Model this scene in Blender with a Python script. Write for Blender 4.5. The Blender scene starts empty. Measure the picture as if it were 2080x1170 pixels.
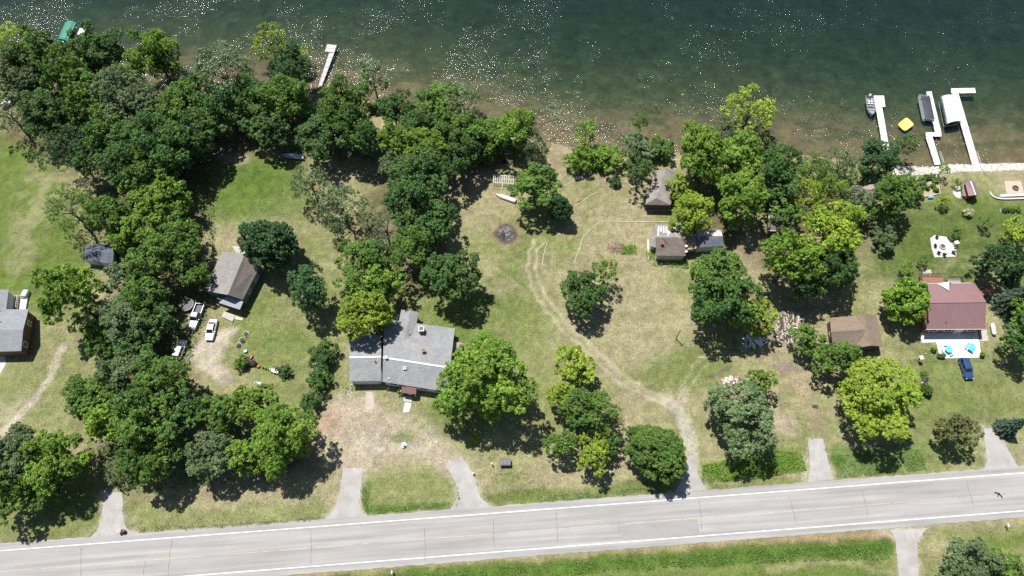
import bpy, math, random
import numpy as np
from mathutils import Vector, Matrix
R = math.radians
scene = bpy.context.scene
col = scene.collection
rnd = random.Random(7)

# ---------------------------------------------------------------- camera, sky, sun, exposure
CAM_H, FPX, PITCH = 130.0, 1388.0, R(62)
cam_data = bpy.data.cameras.new('camera')
cam_data.sensor_width = 36.0
cam_data.lens = 36.0 * FPX / 2080.0
cam_data.clip_start, cam_data.clip_end = 1.0, 5000.0
cam = bpy.data.objects.new('camera', cam_data)
col.objects.link(cam)
cam.location = (0, 0, CAM_H)
cam.rotation_euler = (R(90) - PITCH, 0, 0)
scene.camera = cam

SUN_EL, SUN_AZ = R(66), R(-37)          # azimuth measured from +Y, negative = towards -X
to_sun = Vector((math.sin(SUN_AZ) * math.cos(SUN_EL), math.cos(SUN_AZ) * math.cos(SUN_EL), math.sin(SUN_EL)))
world = bpy.data.worlds.new('World')
scene.world = world
world.use_nodes = True
wn = world.node_tree
wn.nodes.clear()
w_out = wn.nodes.new('ShaderNodeOutputWorld')
w_bg = wn.nodes.new('ShaderNodeBackground')
w_sky = wn.nodes.new('ShaderNodeTexSky')
w_sky.sky_type = 'NISHITA'
w_sky.sun_disc = False
w_sky.sun_elevation = SUN_EL
w_sky.sun_rotation = SUN_AZ
w_sky.altitude = 300
w_bg.inputs['Strength'].default_value = 0.066
wn.links.new(w_sky.outputs[0], w_bg.inputs[0])
wn.links.new(w_bg.outputs[0], w_out.inputs[0])
sun_data = bpy.data.lights.new('sun', 'SUN')
sun_data.energy = 4.75
sun_data.angle = R(0.53)
sun_data.color = (1.0, 0.955, 0.88)
sun = bpy.data.objects.new('sun', sun_data)
col.objects.link(sun)
sun.rotation_euler = to_sun.to_track_quat('Z', 'Y').to_euler()
sun.location = (0, 0, 200)
scene.view_settings.view_transform = 'Standard'
scene.view_settings.look = 'None'
scene.view_settings.exposure = 0.70
scene.view_settings.gamma = 1
scene.view_settings.use_curve_mapping = False
scene.render.engine = 'CYCLES'
scene.cycles.max_bounces = 6
scene.cycles.transparent_max_bounces = 8
scene.cycles.caustics_reflective = False
scene.cycles.caustics_refractive = False
scene.cycles.use_denoising = False
scene.cycles.sample_clamp_indirect = 4.0

# ---------------------------------------------------------------- where a point of the photograph lies on a level plane
_fw = np.array([0, math.cos(PITCH), -math.sin(PITCH)])
_up = np.array([0, math.sin(PITCH), math.cos(PITCH)])
def W(x, y, z=0.0):
    d = _fw * FPX + np.array([1.0, 0, 0]) * (x - 1040) - _up * (y - 585)
    t = (z - CAM_H) / d[2]
    return Vector((d[0] * t, d[1] * t, z))
def scale_at(x, y, z=0.0):              # metres per photo pixel there
    p = W(x, y, z)
    return ((np.array(p) - np.array([0, 0, CAM_H])) @ _fw) / FPX

# ---------------------------------------------------------------- noise on arrays
def vnoise(X, Y, cell, seed):
    rs = np.random.RandomState(seed)
    T = rs.rand(256, 256)
    x, y = X / cell + 1000.0, Y / cell + 1000.0
    xi, yi = np.floor(x).astype(int), np.floor(y).astype(int)
    fx, fy = x - xi, y - yi
    fx, fy = fx * fx * (3 - 2 * fx), fy * fy * (3 - 2 * fy)
    a, b = T[xi % 256, yi % 256], T[(xi + 1) % 256, yi % 256]
    c, d = T[xi % 256, (yi + 1) % 256], T[(xi + 1) % 256, (yi + 1) % 256]
    return (a * (1 - fx) + b * fx) * (1 - fy) + (c * (1 - fx) + d * fx) * fy
def fbm(X, Y, cell, seed, n=4):
    s, a, t = 0, 1.0, 0
    for k in range(n):
        s = s + a * vnoise(X + 13.7 * k, Y - 7.1 * k, cell / 2 ** k, seed + k); t += a; a *= 0.55
    return s / t                         # 0..1

# ---------------------------------------------------------------- mesh helpers
class MB:
    def __init__(s): s.v, s.f = [], []
    def add(s, vs, fs):
        n = len(s.v); s.v += [tuple(p) for p in vs]; s.f += [tuple(i + n for i in f) for f in fs]; return s
    def box(s, c, d, rz=0.0, m=None):
        x, y, z = d[0] / 2, d[1] / 2, d[2] / 2
        ca, sa = math.cos(rz), math.sin(rz)
        vs = []
        for (i, j, k) in ((-1,-1,-1),(1,-1,-1),(1,1,-1),(-1,1,-1),(-1,-1,1),(1,-1,1),(1,1,1),(-1,1,1)):
            px, py = i * x, j * y
            vs.append((c[0] + px * ca - py * sa, c[1] + px * sa + py * ca, c[2] + k * z))
        return s.add(vs, ((0,3,2,1),(4,5,6,7),(0,1,5,4),(1,2,6,5),(2,3,7,6),(3,0,4,7)))
    def prism(s, poly, z0, z1):
        n = len(poly)
        a = sum(poly[i][0] * poly[(i+1) % n][1] - poly[(i+1) % n][0] * poly[i][1] for i in range(n))
        if a < 0: poly = poly[::-1]
        vs = [(p[0], p[1], z0) for p in poly] + [(p[0], p[1], z1) for p in poly]
        fs = [tuple(range(n - 1, -1, -1)), tuple(range(n, 2 * n))] + [(i, (i+1) % n, n + (i+1) % n, n + i) for i in range(n)]
        return s.add(vs, fs)
    def slab(s, pts, t):                  # a 3d polygon thickened downwards
        n = len(pts)
        a = sum(pts[i][0] * pts[(i+1) % n][1] - pts[(i+1) % n][0] * pts[i][1] for i in range(n))
        if a < 0: pts = pts[::-1]
        vs = [(p[0], p[1], p[2] - t) for p in pts] + [tuple(p) for p in pts]
        fs = [tuple(range(n - 1, -1, -1)), tuple(range(n, 2 * n))] + [(i, (i+1) % n, n + (i+1) % n, n + i) for i in range(n)]
        return s.add(vs, fs)
    def tube(s, p0, p1, r0, r1=None, n=6):
        r1 = r0 if r1 is None else r1
        p0, p1 = Vector(p0), Vector(p1)
        d = (p1 - p0)
        if d.length < 1e-6: return s
        q = d.to_track_quat('Z', 'Y')
        vs = []
        for p, r in ((p0, r0), (p1, r1)):
            for i in range(n):
                a = 2 * math.pi * i / n
                vs.append(p + q @ Vector((r * math.cos(a), r * math.sin(a), 0)))
        fs = [tuple(range(n - 1, -1, -1)), tuple(range(n, 2 * n))] + [(i, (i+1) % n, n + (i+1) % n, n + i) for i in range(n)]
        return s.add(vs, fs)
    def path(s, pts, r, n=5):
        for a, b in zip(pts, pts[1:]): s.tube(a, b, r, r, n)
        return s
    def loft(s, rings, cap=True):
        n = len(rings[0]); vs = [p for r in rings for p in r]; fs = []
        for k in range(len(rings) - 1):
            for i in range(n):
                fs.append((k*n + i, k*n + (i+1) % n, (k+1)*n + (i+1) % n, (k+1)*n + i))
        if cap:
            fs.append(tuple(range(n - 1, -1, -1))); fs.append(tuple((len(rings) - 1) * n + i for i in range(n)))
        return s.add(vs, fs)
    def lathe(s, prof, c=(0,0,0), n=12, axis='z'):
        rings = []
        for r, h in prof:
            ring = []
            for i in range(n):
                a = 2 * math.pi * i / n
                x, y = r * math.cos(a), r * math.sin(a)
                ring.append((c[0] + x, c[1] + y, c[2] + h) if axis == 'z' else (c[0] + x, c[1] - h, c[2] + y))
            rings.append(ring)
        return s.loft(rings)
    def blob(s, c, r, seed, n=7, m=5, jit=0.18, sz=(1,1,1)):
        g = random.Random(seed); rings = []
        for j in range(m):
            t = math.pi * (j + 0.5) / m; ring = []
            for i in range(n):
                a = 2 * math.pi * i / n; k = r * (1 + g.uniform(-jit, jit))
                ring.append((c[0] + sz[0]*k*math.sin(t)*math.cos(a), c[1] + sz[1]*k*math.sin(t)*math.sin(a), c[2] - sz[2]*k*math.cos(t)))
            rings.append(ring)
        return s.loft(rings)
    def quad(s, a, b, c, d): return s.add((a, b, c, d), ((0,1,2,3),))
    def mesh(s, name, origin=None, smooth=False):
        me = bpy.data.meshes.new(name)
        v = s.v if origin is None else [(p[0]-origin[0], p[1]-origin[1], p[2]-origin[2]) for p in s.v]
        me.from_pydata(v, [], s.f); me.update()
        if smooth: me.polygons.foreach_set('use_smooth', [True] * len(me.polygons))
        return me

def put(name, me, mat, parent=None, loc=(0,0,0), rz=0.0):
    o = bpy.data.objects.new(name, me); col.objects.link(o)
    if mat is not None:
        if not me.materials: me.materials.append(mat)
        if me.materials[0] is not mat:
            o.material_slots[0].link = 'OBJECT'; o.material_slots[0].material = mat
    o.parent = parent; o.location = loc; o.rotation_euler = (0, 0, rz)
    return o
def thing(name, label, cat, loc=(0,0,0), rz=0.0, group=None):
    o = bpy.data.objects.new(name, None); col.objects.link(o)
    o.empty_display_size = 0.3
    o.location = loc; o.rotation_euler = (0, 0, rz)
    o['label'] = label; o['category'] = cat
    if group: o['group'] = group
    return o
def tag(o, label, cat, group=None):
    o['label'] = label; o['category'] = cat
    if group: o['group'] = group
    return o
def structure(o): o['kind'] = 'structure'; return o
def stuff(o): o['kind'] = 'stuff'; return o
def part(T, name, mb, mat, world_pts=False, smooth=False, sub=None):
    """a part (or, with sub, a sub-part of it) of thing T"""
    return put(name, mb.mesh(name, T.location if world_pts else None, smooth), mat, sub or T)
def copy_thing(src, loc, rz, label, group=None):
    r = src.copy(); col.objects.link(r); r.location = loc; r.rotation_euler = (0, 0, rz); r['label'] = label
    if group: r['group'] = group
    for ch in src.children:
        c = ch.copy(); col.objects.link(c); c.parent = r
        for g in ch.children:
            d = g.copy(); col.objects.link(d); d.parent = c
    return r

# ---------------------------------------------------------------- materials
def lin(r, g, b):
    f = lambda c: (c / 255 / 12.92) if c <= 10 else ((c / 255 + 0.055) / 1.055) ** 2.4
    return (f(r), f(g), f(b))
class NT:
    def __init__(s, name):
        s.m = bpy.data.materials.new(name); s.m.use_nodes = True
        s.t = s.m.node_tree; s.t.nodes.clear()
        s.out = s.t.nodes.new('ShaderNodeOutputMaterial')
    def n(s, typ, **kw):
        nd = s.t.nodes.new(typ)
        for k, v in kw.items():
            if k in nd.inputs: nd.inputs[k].default_value = v
            else: setattr(nd, k, v)
        return nd
    def l(s, a, b): s.t.links.new(a, b)
    def coord(s, kind='Object', scale=(1,1,1)):
        tc = s.n('ShaderNodeTexCoord'); mp = s.n('ShaderNodeMapping'); mp.inputs['Scale'].default_value = scale
        s.l(tc.outputs[kind], mp.inputs['Vector']); return mp.outputs[0]
    def noise(s, vec, scale, detail=3.0, rough=0.6):
        nd = s.n('ShaderNodeTexNoise'); nd.inputs['Scale'].default_value = scale
        nd.inputs['Detail'].default_value = detail; nd.inputs['Roughness'].default_value = rough
        s.l(vec, nd.inputs['Vector']); return nd.outputs['Fac']
    def ramp(s, fac, a, b, va=0.0, vb=1.0):
        nd = s.n('ShaderNodeMapRange'); nd.inputs[1].default_value = a; nd.inputs[2].default_value = b
        nd.inputs[3].default_value = va; nd.inputs[4].default_value = vb
        s.l(fac, nd.inputs[0]); return nd.outputs[0]
    def mix(s, fac, a, b, mode='MIX'):
        nd = s.n('ShaderNodeMix'); nd.data_type = 'RGBA'; nd.blend_type = mode
        for sock, v in ((nd.inputs[0], fac), (nd.inputs[6], a), (nd.inputs[7], b)):
            if hasattr(v, 'is_linked') or hasattr(v, 'links'): s.l(v, sock)
            else: sock.default_value = v if isinstance(v, float) else (*v, 1.0)
        return nd.outputs[2]
    def scalecol(s, c, f):
        nd = s.n('ShaderNodeVectorMath'); nd.operation = 'SCALE'
        if isinstance(c, tuple): nd.inputs[0].default_value = c
        else: s.l(c, nd.inputs[0])
        s.l(f, nd.inputs['Scale']); return nd.outputs[0]
    def bump(s, h, strength, dist=0.05):
        b = s.n('ShaderNodeBump'); b.inputs['Strength'].default_value = strength; b.inputs['Distance'].default_value = dist
        s.l(h, b.inputs['Height']); return b.outputs[0]
    def princ(s, colr, rough=0.7, normal=None, metal=0.0, spec=0.4, coat=0.0):
        p = s.n('ShaderNodeBsdfPrincipled')
        if isinstance(colr, tuple): p.inputs['Base Color'].default_value = (*colr, 1)
        else: s.l(colr, p.inputs['Base Color'])
        p.inputs['Roughness'].default_value = rough; p.inputs['Metallic'].default_value = metal
        p.inputs['Specular IOR Level'].default_value = spec; p.inputs['Coat Weight'].default_value = coat
        if normal is not None: s.l(normal, p.inputs['Normal'])
        s.l(p.outputs[0], s.out.inputs[0]); return p
_mats = {}
def mat(name, c, rough=0.7, var=0.16, scale=3.0, bump=0.15, metal=0.0, spec=0.4, coat=0.0, c2=None, stretch=(1,1,1)):
    """a worn surface: colour c broken up by two sizes of noise, with fine relief"""
    if name in _mats: return _mats[name]
    t = NT(name); v = t.coord('Object', stretch)
    n1, n2 = t.noise(v, scale, 4.0), t.noise(v, scale * 7, 3.0)
    f = t.n('ShaderNodeMath', operation='ADD'); t.l(t.ramp(n1, .25, .75, 1 - var, 1 + var), f.inputs[0])
    t.l(t.ramp(n2, .25, .75, -var * .6, var * .6), f.inputs[1])
    cc = c
    if c2 is not None: cc = t.mix(t.ramp(t.noise(v, scale * .6, 5.0), .45, .6), c, c2)
    nrm = t.bump(n2, bump, 0.03) if bump else None
    t.princ(t.scalecol(cc, f.outputs[0]), rough, nrm, metal, spec, coat)
    _mats[name] = t.m
    return t.m
def shingles(name, c, c2, pitch=0.16, var=0.2):
    """shingle courses: thin darker lines across the slope, tabs of uneven tone, weather streaks"""
    if name in _mats: return _mats[name]
    t = NT(name); v = t.coord('Object')
    br = t.n('ShaderNodeTexBrick'); t.l(v, br.inputs['Vector'])
    br.inputs['Scale'].default_value = 1.0; br.inputs['Mortar Size'].default_value = 0.018
    br.inputs['Brick Width'].default_value = 0.62; br.inputs['Row Height'].default_value = pitch * 2
    br.inputs['Color1'].default_value = (.9, .9, .9, 1); br.inputs['Color2'].default_value = (1.08, 1.08, 1.08, 1)
    br.inputs['Mortar'].default_value = (.72, .72, .72, 1)
    n1 = t.noise(v, .5, 6.0, .7); n2 = t.noise(v, 6.0, 3.0); n4 = t.noise(t.coord('Object', (2.4, .35, 1)), 1.0, 4.0)
    base = t.mix(t.ramp(n1, .38, .62), c, c2); base = t.mix(t.ramp(n4, .52, .75, 0, .45), base, c2)
    base = t.mix(1.0, base, br.outputs['Color'], 'MULTIPLY')
    t.princ(t.scalecol(base, t.ramp(n2, .25, .75, 1 - var, 1 + var)), .9, t.bump(n2, .3, .02), spec=.2)
    _mats[name] = t.m
    return t.m

def leaf_mat(name, c, c2, transl=0.28):
    t = NT(name)
    at = t.n('ShaderNodeAttribute', attribute_name='tone')
    oi = t.n('ShaderNodeObjectInfo')
    sep = t.n('ShaderNodeSeparateColor'); t.l(at.outputs['Color'], sep.inputs[0])
    cc = t.mix(sep.outputs[1], c, c2)
    f = t.n('ShaderNodeMath', operation='MULTIPLY'); t.l(t.ramp(sep.outputs[0], 0, 1, .72, 1.48), f.inputs[0])
    t.l(t.ramp(oi.outputs['Random'], 0, 1, .86, 1.14), f.inputs[1])
    cc = t.scalecol(cc, f.outputs[0])
    d = t.n('ShaderNodeBsdfPrincipled'); t.l(cc, d.inputs['Base Color'])
    d.inputs['Roughness'].default_value = .55; d.inputs['Specular IOR Level'].default_value = .35
    tr = t.n('ShaderNodeBsdfTranslucent')
    warm = t.mix(1.0, cc, (1.15, 1.1, .55), 'MULTIPLY'); t.l(warm, tr.inputs['Color'])
    mx = t.n('ShaderNodeMixShader'); mx.inputs[0].default_value = transl
    t.l(d.outputs[0], mx.inputs[1]); t.l(tr.outputs[0], mx.inputs[2]); t.l(mx.outputs[0], t.out.inputs[0])
    return t.m
LEAF = {
 'mid':   leaf_mat('leaves_mid_green', (.078, .162, .028), (.118, .210, .032)),
 'dark':  leaf_mat('leaves_dark_green', (.054, .124, .030), (.082, .160, .034)),
 'deep':  leaf_mat('leaves_deep_green', (.042, .105, .034), (.064, .134, .040)),
 'lime':  leaf_mat('leaves_yellow_green', (.190, .292, .030), (.265, .345, .040)),
 'fresh': leaf_mat('leaves_fresh_green', (.120, .225, .028), (.172, .280, .034)),
 'grey':  leaf_mat('leaves_grey_green', (.100, .158, .064), (.142, .202, .088)),
 'olive': leaf_mat('leaves_olive', (.110, .130, .046), (.140, .155, .060)),
 'blue':  leaf_mat('needles_blue_green', (.055, .100, .062), (.085, .135, .090)),
 'straw': leaf_mat('leaves_straw', (.24, .20, .10), (.30, .26, .14)),
 'bloom': leaf_mat('blooms_cream', (.42, .44, .26), (.55, .55, .36)),
}
BARK = mat('bark', (.11, .09, .07), .9, .3, 2.0, .5)
DEADWOOD = mat('dead_wood', (.30, .27, .25), .9, .25, 3.0, .3)
WOOD = mat('weathered_wood', (.27, .23, .19), .85, .25, 3.0, .3, stretch=(1, 6, 1))
TIMBER = mat('pale_timber', (.46, .42, .30), .85, .2, 2.0, .2)
CONC = mat('pale_concrete', (.50, .48, .44), .9, .08, .8, .1)
CONC2 = mat('grey_concrete', (.36, .34, .31), .9, .12, .8, .15)
WHITE = mat('white_paint', (.66, .66, .65), .5, .05, 2.0, .03)
DOCKW = mat('white_dock_decking', (.60, .61, .62), .6, .06, 1.0, .05)
DOCKG = mat('grey_dock_boards', (.38, .38, .38), .8, .12, 2.0, .15)
ALU = mat('bare_aluminium', (.52, .53, .54), .35, .08, 3.0, .03, metal=.7)
STEEL = mat('grey_steel', (.30, .31, .32), .45, .1, 3.0, .05, metal=.5)
BLACK = mat('black_plastic', (.018, .018, .02), .5, .2, 4.0, .05)
RUBBER = mat('tyre_rubber', (.02, .02, .02), .85, .2, 6.0, .1)
GLASS = mat('dark_glass', (.012, .016, .02), .06, .05, 1.0, 0, spec=.6)
TEAL = mat('turquoise_plastic', (.10, .52, .56), .45, .05, 3.0, .02)
REDP = mat('red_plastic', (.42, .03, .025), .45, .08, 3.0, .02)
BLUEP = mat('blue_plastic', (.12, .32, .52), .45, .06, 3.0, .02)
ORANGE = mat('orange_plastic', (.55, .16, .04), .5, .08, 3.0, .02)
TERRA = mat('terracotta', (.36, .17, .09), .8, .12, 3.0, .1)
SOIL = mat('dark_soil', (.06, .045, .032), .95, .3, 3.0, .5)
STONE = mat('pale_stone', (.44, .42, .38), .9, .22, 1.3, .3)
MAROON = mat('maroon_metal', (.214, .128, .134), .45, .07, .6, .03, spec=.45)
BRICKR = mat('red_brick', (.30, .12, .08), .9, .2, 4.0, .3)
# ================================================================ the land, the lake and the road
WATER_Z = -1.0
_shore_px = [(-900, 150), (-200, 178), (0, 188), (240, 178), (480, 182), (650, 188), (760, 208), (860, 232), (1000, 258), (1110, 288), (1180, 306), (1300, 305), (1440, 310),
             (1560, 312), (1700, 322), (1820, 337), (1900, 337), (1990, 333), (2080, 330), (2300, 326), (3000, 320)]
_sh = np.array([[p.x, p.y] for p in (W(x, y, WATER_Z) for x, y in _shore_px)])
_sh = _sh[np.argsort(_sh[:, 0])]
def shore_y(X): return np.interp(X, _sh[:, 0], _sh[:, 1]) + 1.1 * (vnoise(X, X * 0, 7.0, 3) - .5) + .6 * (vnoise(X, X * 0, 2.2, 4) - .5)
def land_z(X, Y):
    d = shore_y(X) - Y                                    # metres inland
    up = np.clip(d / 4.5, 0, 1)
    z_in = WATER_Z + (0 - WATER_Z) * (up * up * (3 - 2 * up)) ** .8
    e = np.maximum(-d, 0)
    z_out = WATER_Z - .055 * e - 2.2 / (1 + np.exp(-(e - 30) / 6.0))
    return np.where(d > 0, z_in, np.maximum(z_out, -9.0))
def ground_z(p): return float(land_z(np.array([p[0]]), np.array([p[1]]))[0])

GX0, GX1, GY0, GY1, GS = -164.0, 164.0, -16.0, 176.0, 0.45
nx, ny = int((GX1 - GX0) / GS) + 1, int((GY1 - GY0) / GS) + 1
gx, gy = np.meshgrid(np.linspace(GX0, GX1, nx), np.linspace(GY0, GY1, ny))
X, Y = gx.ravel(), gy.ravel()
Z = land_z(X, Y)
D = shore_y(X) - Y
n_big, n_mid, n_sm, n_fine = fbm(X, Y, 26, 11), fbm(X, Y, 9, 21), fbm(X, Y, 2.6, 31), fbm(X, Y, 1.0, 41, 2)
WX = X + 2.2 * (fbm(X, Y, 6, 51) - .5) + 1.2 * (fbm(X, Y, 1.6, 57) - .5)
WY = Y + 2.2 * (fbm(X, Y, 6, 61) - .5) + 1.2 * (fbm(X, Y, 1.6, 67) - .5)
sst = lambda a, b, v: (lambda t: t * t * (3 - 2 * t))(np.clip((v - a) / (b - a), 0, 1))
# colours of the ground itself (linear albedo)
TAN, GREEN, OLIVE = (.235, .207, .130), (.072, .114, .017), (.136, .154, .056)
LUSH, MOWN, DIRT, GRAV = (.066, .112, .022), (.062, .092, .022), (.285, .235, .185), (.300, .262, .212)
BARE, DUFF, ASHC, REDD = (.23, .185, .13), (.085, .066, .042), (.12, .105, .11), (.26, .165, .12)
C = np.zeros((X.size, 3))
g = sst(.38, .72, n_mid * .55 + n_big * .45)
C[:] = np.array(TAN)[None] * (1 - g)[:, None] + np.array(OLIVE)[None] * g[:, None]
def paint(m, c, k=1.0):
    m = np.clip(m * k, 0, 1)[:, None]; C[:] = C * (1 - m) + np.array(c)[None] * m
def seg_dist(pts, warp=True):
    px, py = (WX, WY) if warp else (X, Y)
    d = np.full(X.size, 1e9)
    for a, b in zip(pts, pts[1:]):
        ax, ay, bx, by = a[0], a[1], b[0], b[1]
        ux, uy = bx - ax, by - ay; L = ux * ux + uy * uy + 1e-9
        t = np.clip(((px - ax) * ux + (py - ay) * uy) / L, 0, 1)
        d = np.minimum(d, np.hypot(px - ax - t * ux, py - ay - t * uy))
    return d
def inside(pts, px, py):
    r = np.zeros(X.size, bool); n = len(pts)
    for i in range(n):
        ax, ay = pts[i][0], pts[i][1]; bx, by = pts[(i+1) % n][0], pts[(i+1) % n][1]
        if abs(by - ay) < 1e-9: continue
        r ^= ((ay > py) != (by > py)) & (px < (bx - ax) * (py - ay) / (by - ay) + ax)
    return r
def wp(pts): return [W(x, y) for x, y in pts]
def poly(pts, feather=1.2):
    w = wp(pts); d = seg_dist(w + [w[0]]); ins = inside(w, WX, WY)
    sd = np.where(ins, d, -d)
    return sst(-feather, feather, sd)
def blob(x, y, rx, ry, soft=.5):
    c = W(x, y); q = np.hypot((WX - c.x) / rx, (WY - c.y) / ry)
    return sst(1 + soft, 1 - soft, q)
def line(pts, w, soft=.35): return sst(w * (1 + soft), w * (1 - soft), seg_dist(wp(pts)))
pat = sst(.35, .6, n_sm)
# greener and drier areas, as the photograph has them
paint(poly([(-300,270),(110,270),(150,400),(200,560),(90,640),(-300,760)], 6), GREEN, .85)
paint(blob(90, 380, 6, 13, .6) * pat, TAN, .55); paint(blob(40, 520, 4, 8, .7) * pat, TAN, .5)
paint(blob(70, 800, 14, 9, .6), OLIVE, .6); paint(blob(60, 1040, 22, 5, .6), GREEN, .55)
paint(poly([(425,320),(625,300),(630,420),(560,450),(415,450)], 4), LUSH, .78)
paint(blob(520, 370, 8, 7, .6), GREEN, .6)
paint(poly([(540,570),(690,580),(600,760),(440,760),(470,660)], 3), GREEN, .25)
paint(blob(475, 320, 3.2, 1.8, .5), DIRT, .8); paint(blob(520, 365, 4, 3, .6), LUSH, .6)
paint(blob(905, 620, 9, 8, .6), GREEN, .45); paint(blob(985, 640, 13, 11, .6), GREEN, .5)
paint(blob(1000, 617, 2.4, 1.4, .4), LUSH, .9)
paint(blob(1050, 540, 5, 9, .5), GREEN, .5); paint(blob(1060, 760, 8, 14, .7), OLIVE, .7)
paint(blob(985, 400, 9, 7, .5), TAN, .85); paint(blob(950, 350, 7, 5, .5), BARE, .8)
paint(blob(1000, 570, 9, 4, .5) * pat, TAN, .7)
paint(poly([(1180,650),(1330,560),(1420,620),(1400,760),(1290,790),(1180,740)], 4), TAN, .9)
paint(poly([(1250,770),(1400,700),(1480,700),(1500,760),(1390,800),(1330,800)], 3), GREEN, .6)
paint(poly([(1220,400),(1320,420),(1310,520),(1190,560),(1170,500)], 3), TAN, .45)
paint(blob(1265, 508, 2.6, .9, .4), LUSH, .8)
paint(poly([(1480,500),(1560,490),(1560,560),(1500,580)], 2), BARE, .8)
paint(poly([(1780,420),(2300,395),(2300,620),(1880,590),(1760,560)], 5), MOWN, .85)
paint(blob(1970, 560, 8, 5, .6) * pat, TAN, .6); paint(blob(2010, 420, 12, 4, .6), GREEN, .5)
paint(poly([(1840,690),(2300,680),(2300,900),(1860,900)], 6), GREEN, .5)
paint(blob(1930, 830, 3, 10, .7) * pat, OLIVE, .7); paint(blob(1730, 610, 5, 12, .6), OLIVE, .6)
paint(line([(1560,720),(1620,760),(1660,860)], 1.8), BARE, .6)
paint(blob(1600, 745, 2.4, 1.4, .5), (.16, .13, .12), .7)
# worn yard and gravel in front of the grey house
paint(poly([(630,840),(700,800),(780,840),(880,880),(945,935),(905,950),(830,920),(760,950),(690,960),(650,910)], 2.2), DIRT, .95)
paint(poly([(740,800),(860,850),(920,930),(860,925),(800,915),(740,940),(700,940)], 2.0) * sst(.3, .55, n_sm), GRAV, .9)
paint(blob(655, 855, 3, 2, .6), REDD, .6); paint(blob(820, 885, 2.2, 1.2, .5), OLIVE, .7)
paint(blob(940, 840, 9, 4, .6), GREEN, .55)
paint(poly([(742,800),(757,800),(758,832),(742,830)], .5), GRAV, .8)
# verges
paint(poly([(740,960),(890,945),(930,1010),(760,1045),(735,1020)], 1.5), OLIVE, .8)
paint(line([(742,985),(738,1010),(748,1038),(830,1034),(925,1020),(930,1000),(918,975)], .8), LUSH, .8)
paint(line([(970,1018),(1090,1012),(1250,1000),(1370,990)], 1.4), GREEN, .7)
paint(poly([(1425,945),(1560,915),(1625,915),(1640,960),(1540,975),(1425,985)], 1.2), LUSH, .95)
paint(line([(1450,984),(1530,968),(1640,962)], .45), BARE, .9)
paint(line([(1430,993),(1530,982),(1640,978)], .8), GREEN, .5)
paint(poly([(1685,905),(1870,900),(1885,958),(1700,975)], 1.0), (.095, .140, .045), .85)
paint(blob(1700, 940, 1.6, 1.6, .5), LUSH, .8)
paint(poly([(1865,890),(2000,890),(2005,945),(1885,957)], 1.5), OLIVE, .75)
paint(line([(300,1060),(480,1055),(640,1045)], 2.0), OLIVE, .6)
# the far side of the road: dry strip, tall green ditch, mown field
paint(poly([(500,1300),(500,1170),(760,1152),(1300,1120),(1780,1090),(1815,1110),(1800,1300)], 1.0), OLIVE, .9)
paint(line([(560,1180),(780,1166),(1040,1147),(1300,1128),(1560,1110),(1795,1092)], .75), REDD, .85)
paint(line([(640,1190),(840,1172),(1040,1158),(1300,1140),(1560,1125),(1800,1112)], 1.5), LUSH, .95)
paint(poly([(600,1240),(900,1178),(1300,1164),(1560,1150),(1800,1142),(1810,1300)], 1.0), GREEN, .6)
paint(line([(1560,1160),(1700,1146),(1800,1158)], .5), TAN, .6)
paint(poly([(1870,1080),(2300,1050),(2300,1300),(1870,1300)], 1.0), OLIVE, .8)
paint(blob(1905, 1120, 2.5, 2.0, .6), TAN, .7); paint(line([(2000,1108),(2080,1095)], .9), GREEN, .6)
# drives worn to dirt, wheel ruts
RUT = [(1098,488),(1084,515),(1080,545),(1092,585),(1118,632),(1150,672),(1200,716),(1260,768),(1320,806),(1362,822)]
def rut(pts, half, w, c, k):
    P = wp(pts); off = []
    for sgn in (-1, 1):
        q = []
        for i, p in enumerate(P):
            t = (P[min(i+1, len(P)-1)] - P[max(i-1, 0)]).normalized()
            q.append(p + Vector((-t.y, t.x, 0)) * half * sgn)
        d = seg_dist(q); paint(sst(w * 1.5, w * .6, d) * sst(.25, .5, n_sm * .6 + n_fine * .4 + .12), c, k)
rut(RUT, .95, .33, (.285, .245, .185), .9)
m_track = line(RUT, 1.55)
paint(line([(1240,752),(1260,768),(1320,806)], 1.0) * pat, GRAV, .35)
rut([(1150,480),(1180,445),(1215,428),(1300,432)], .8, .26, BARE, .85); rut([(1165,440),(1190,395),(1240,365),(1300,352)], .8, .26, BARE, .85); rut([(1180,560),(1200,515),(1240,485),(1310,478)], .8, .26, BARE, .75); rut([(1090,585),(1050,540),(990,520)], .8, .25, BARE, .35)
DRIVE = [(1358,818),(1378,838),(1388,866),(1398,900)]
m_drive = np.maximum(line(DRIVE, 1.45), line([(1398,900),(1400,945)], 1.3))
paint(m_drive, (.30, .275, .235), .85)
paint(line([(1330,812),(1380,830),(1392,800)], 1.0), GRAV, .6)
rut([(1388,800),(1420,740),(1470,712),(1540,730)], .8, .3, GRAV, .35)
paint(line([(1438,766),(1462,753),(1486,750)], .3), (.10, .095, .085), .8)
paint(blob(1590, 860, 2.8, 2.6, .4), DIRT, .75); paint(blob(1480, 800, 2.0, 3.0, .6) * pat, DIRT, .6)
rut([(0,880),(30,862),(70,815),(105,762),(128,705)], .0, .75, GRAV, .75)
paint(blob(20, 835, 4.5, 3, .6) * pat, GRAV, .6)
m_yard = poly([(482,664),(462,700),(445,735),(455,752),(474,762),(470,782),(436,778),(404,752),(382,730),(392,705),(425,690),(452,672)], .7)
paint(m_yard, (.33, .285, .240), .97); paint(blob(462, 770, 1.6, 1.2, .4), (.20, .17, .14), .8)
paint(line([(470,680),(448,715)], .35) * pat, OLIVE, .5)
paint(line([(1708,640),(1680,600),(1740,540),(1755,470)], 1.3) * pat, BARE, .5)
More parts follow.
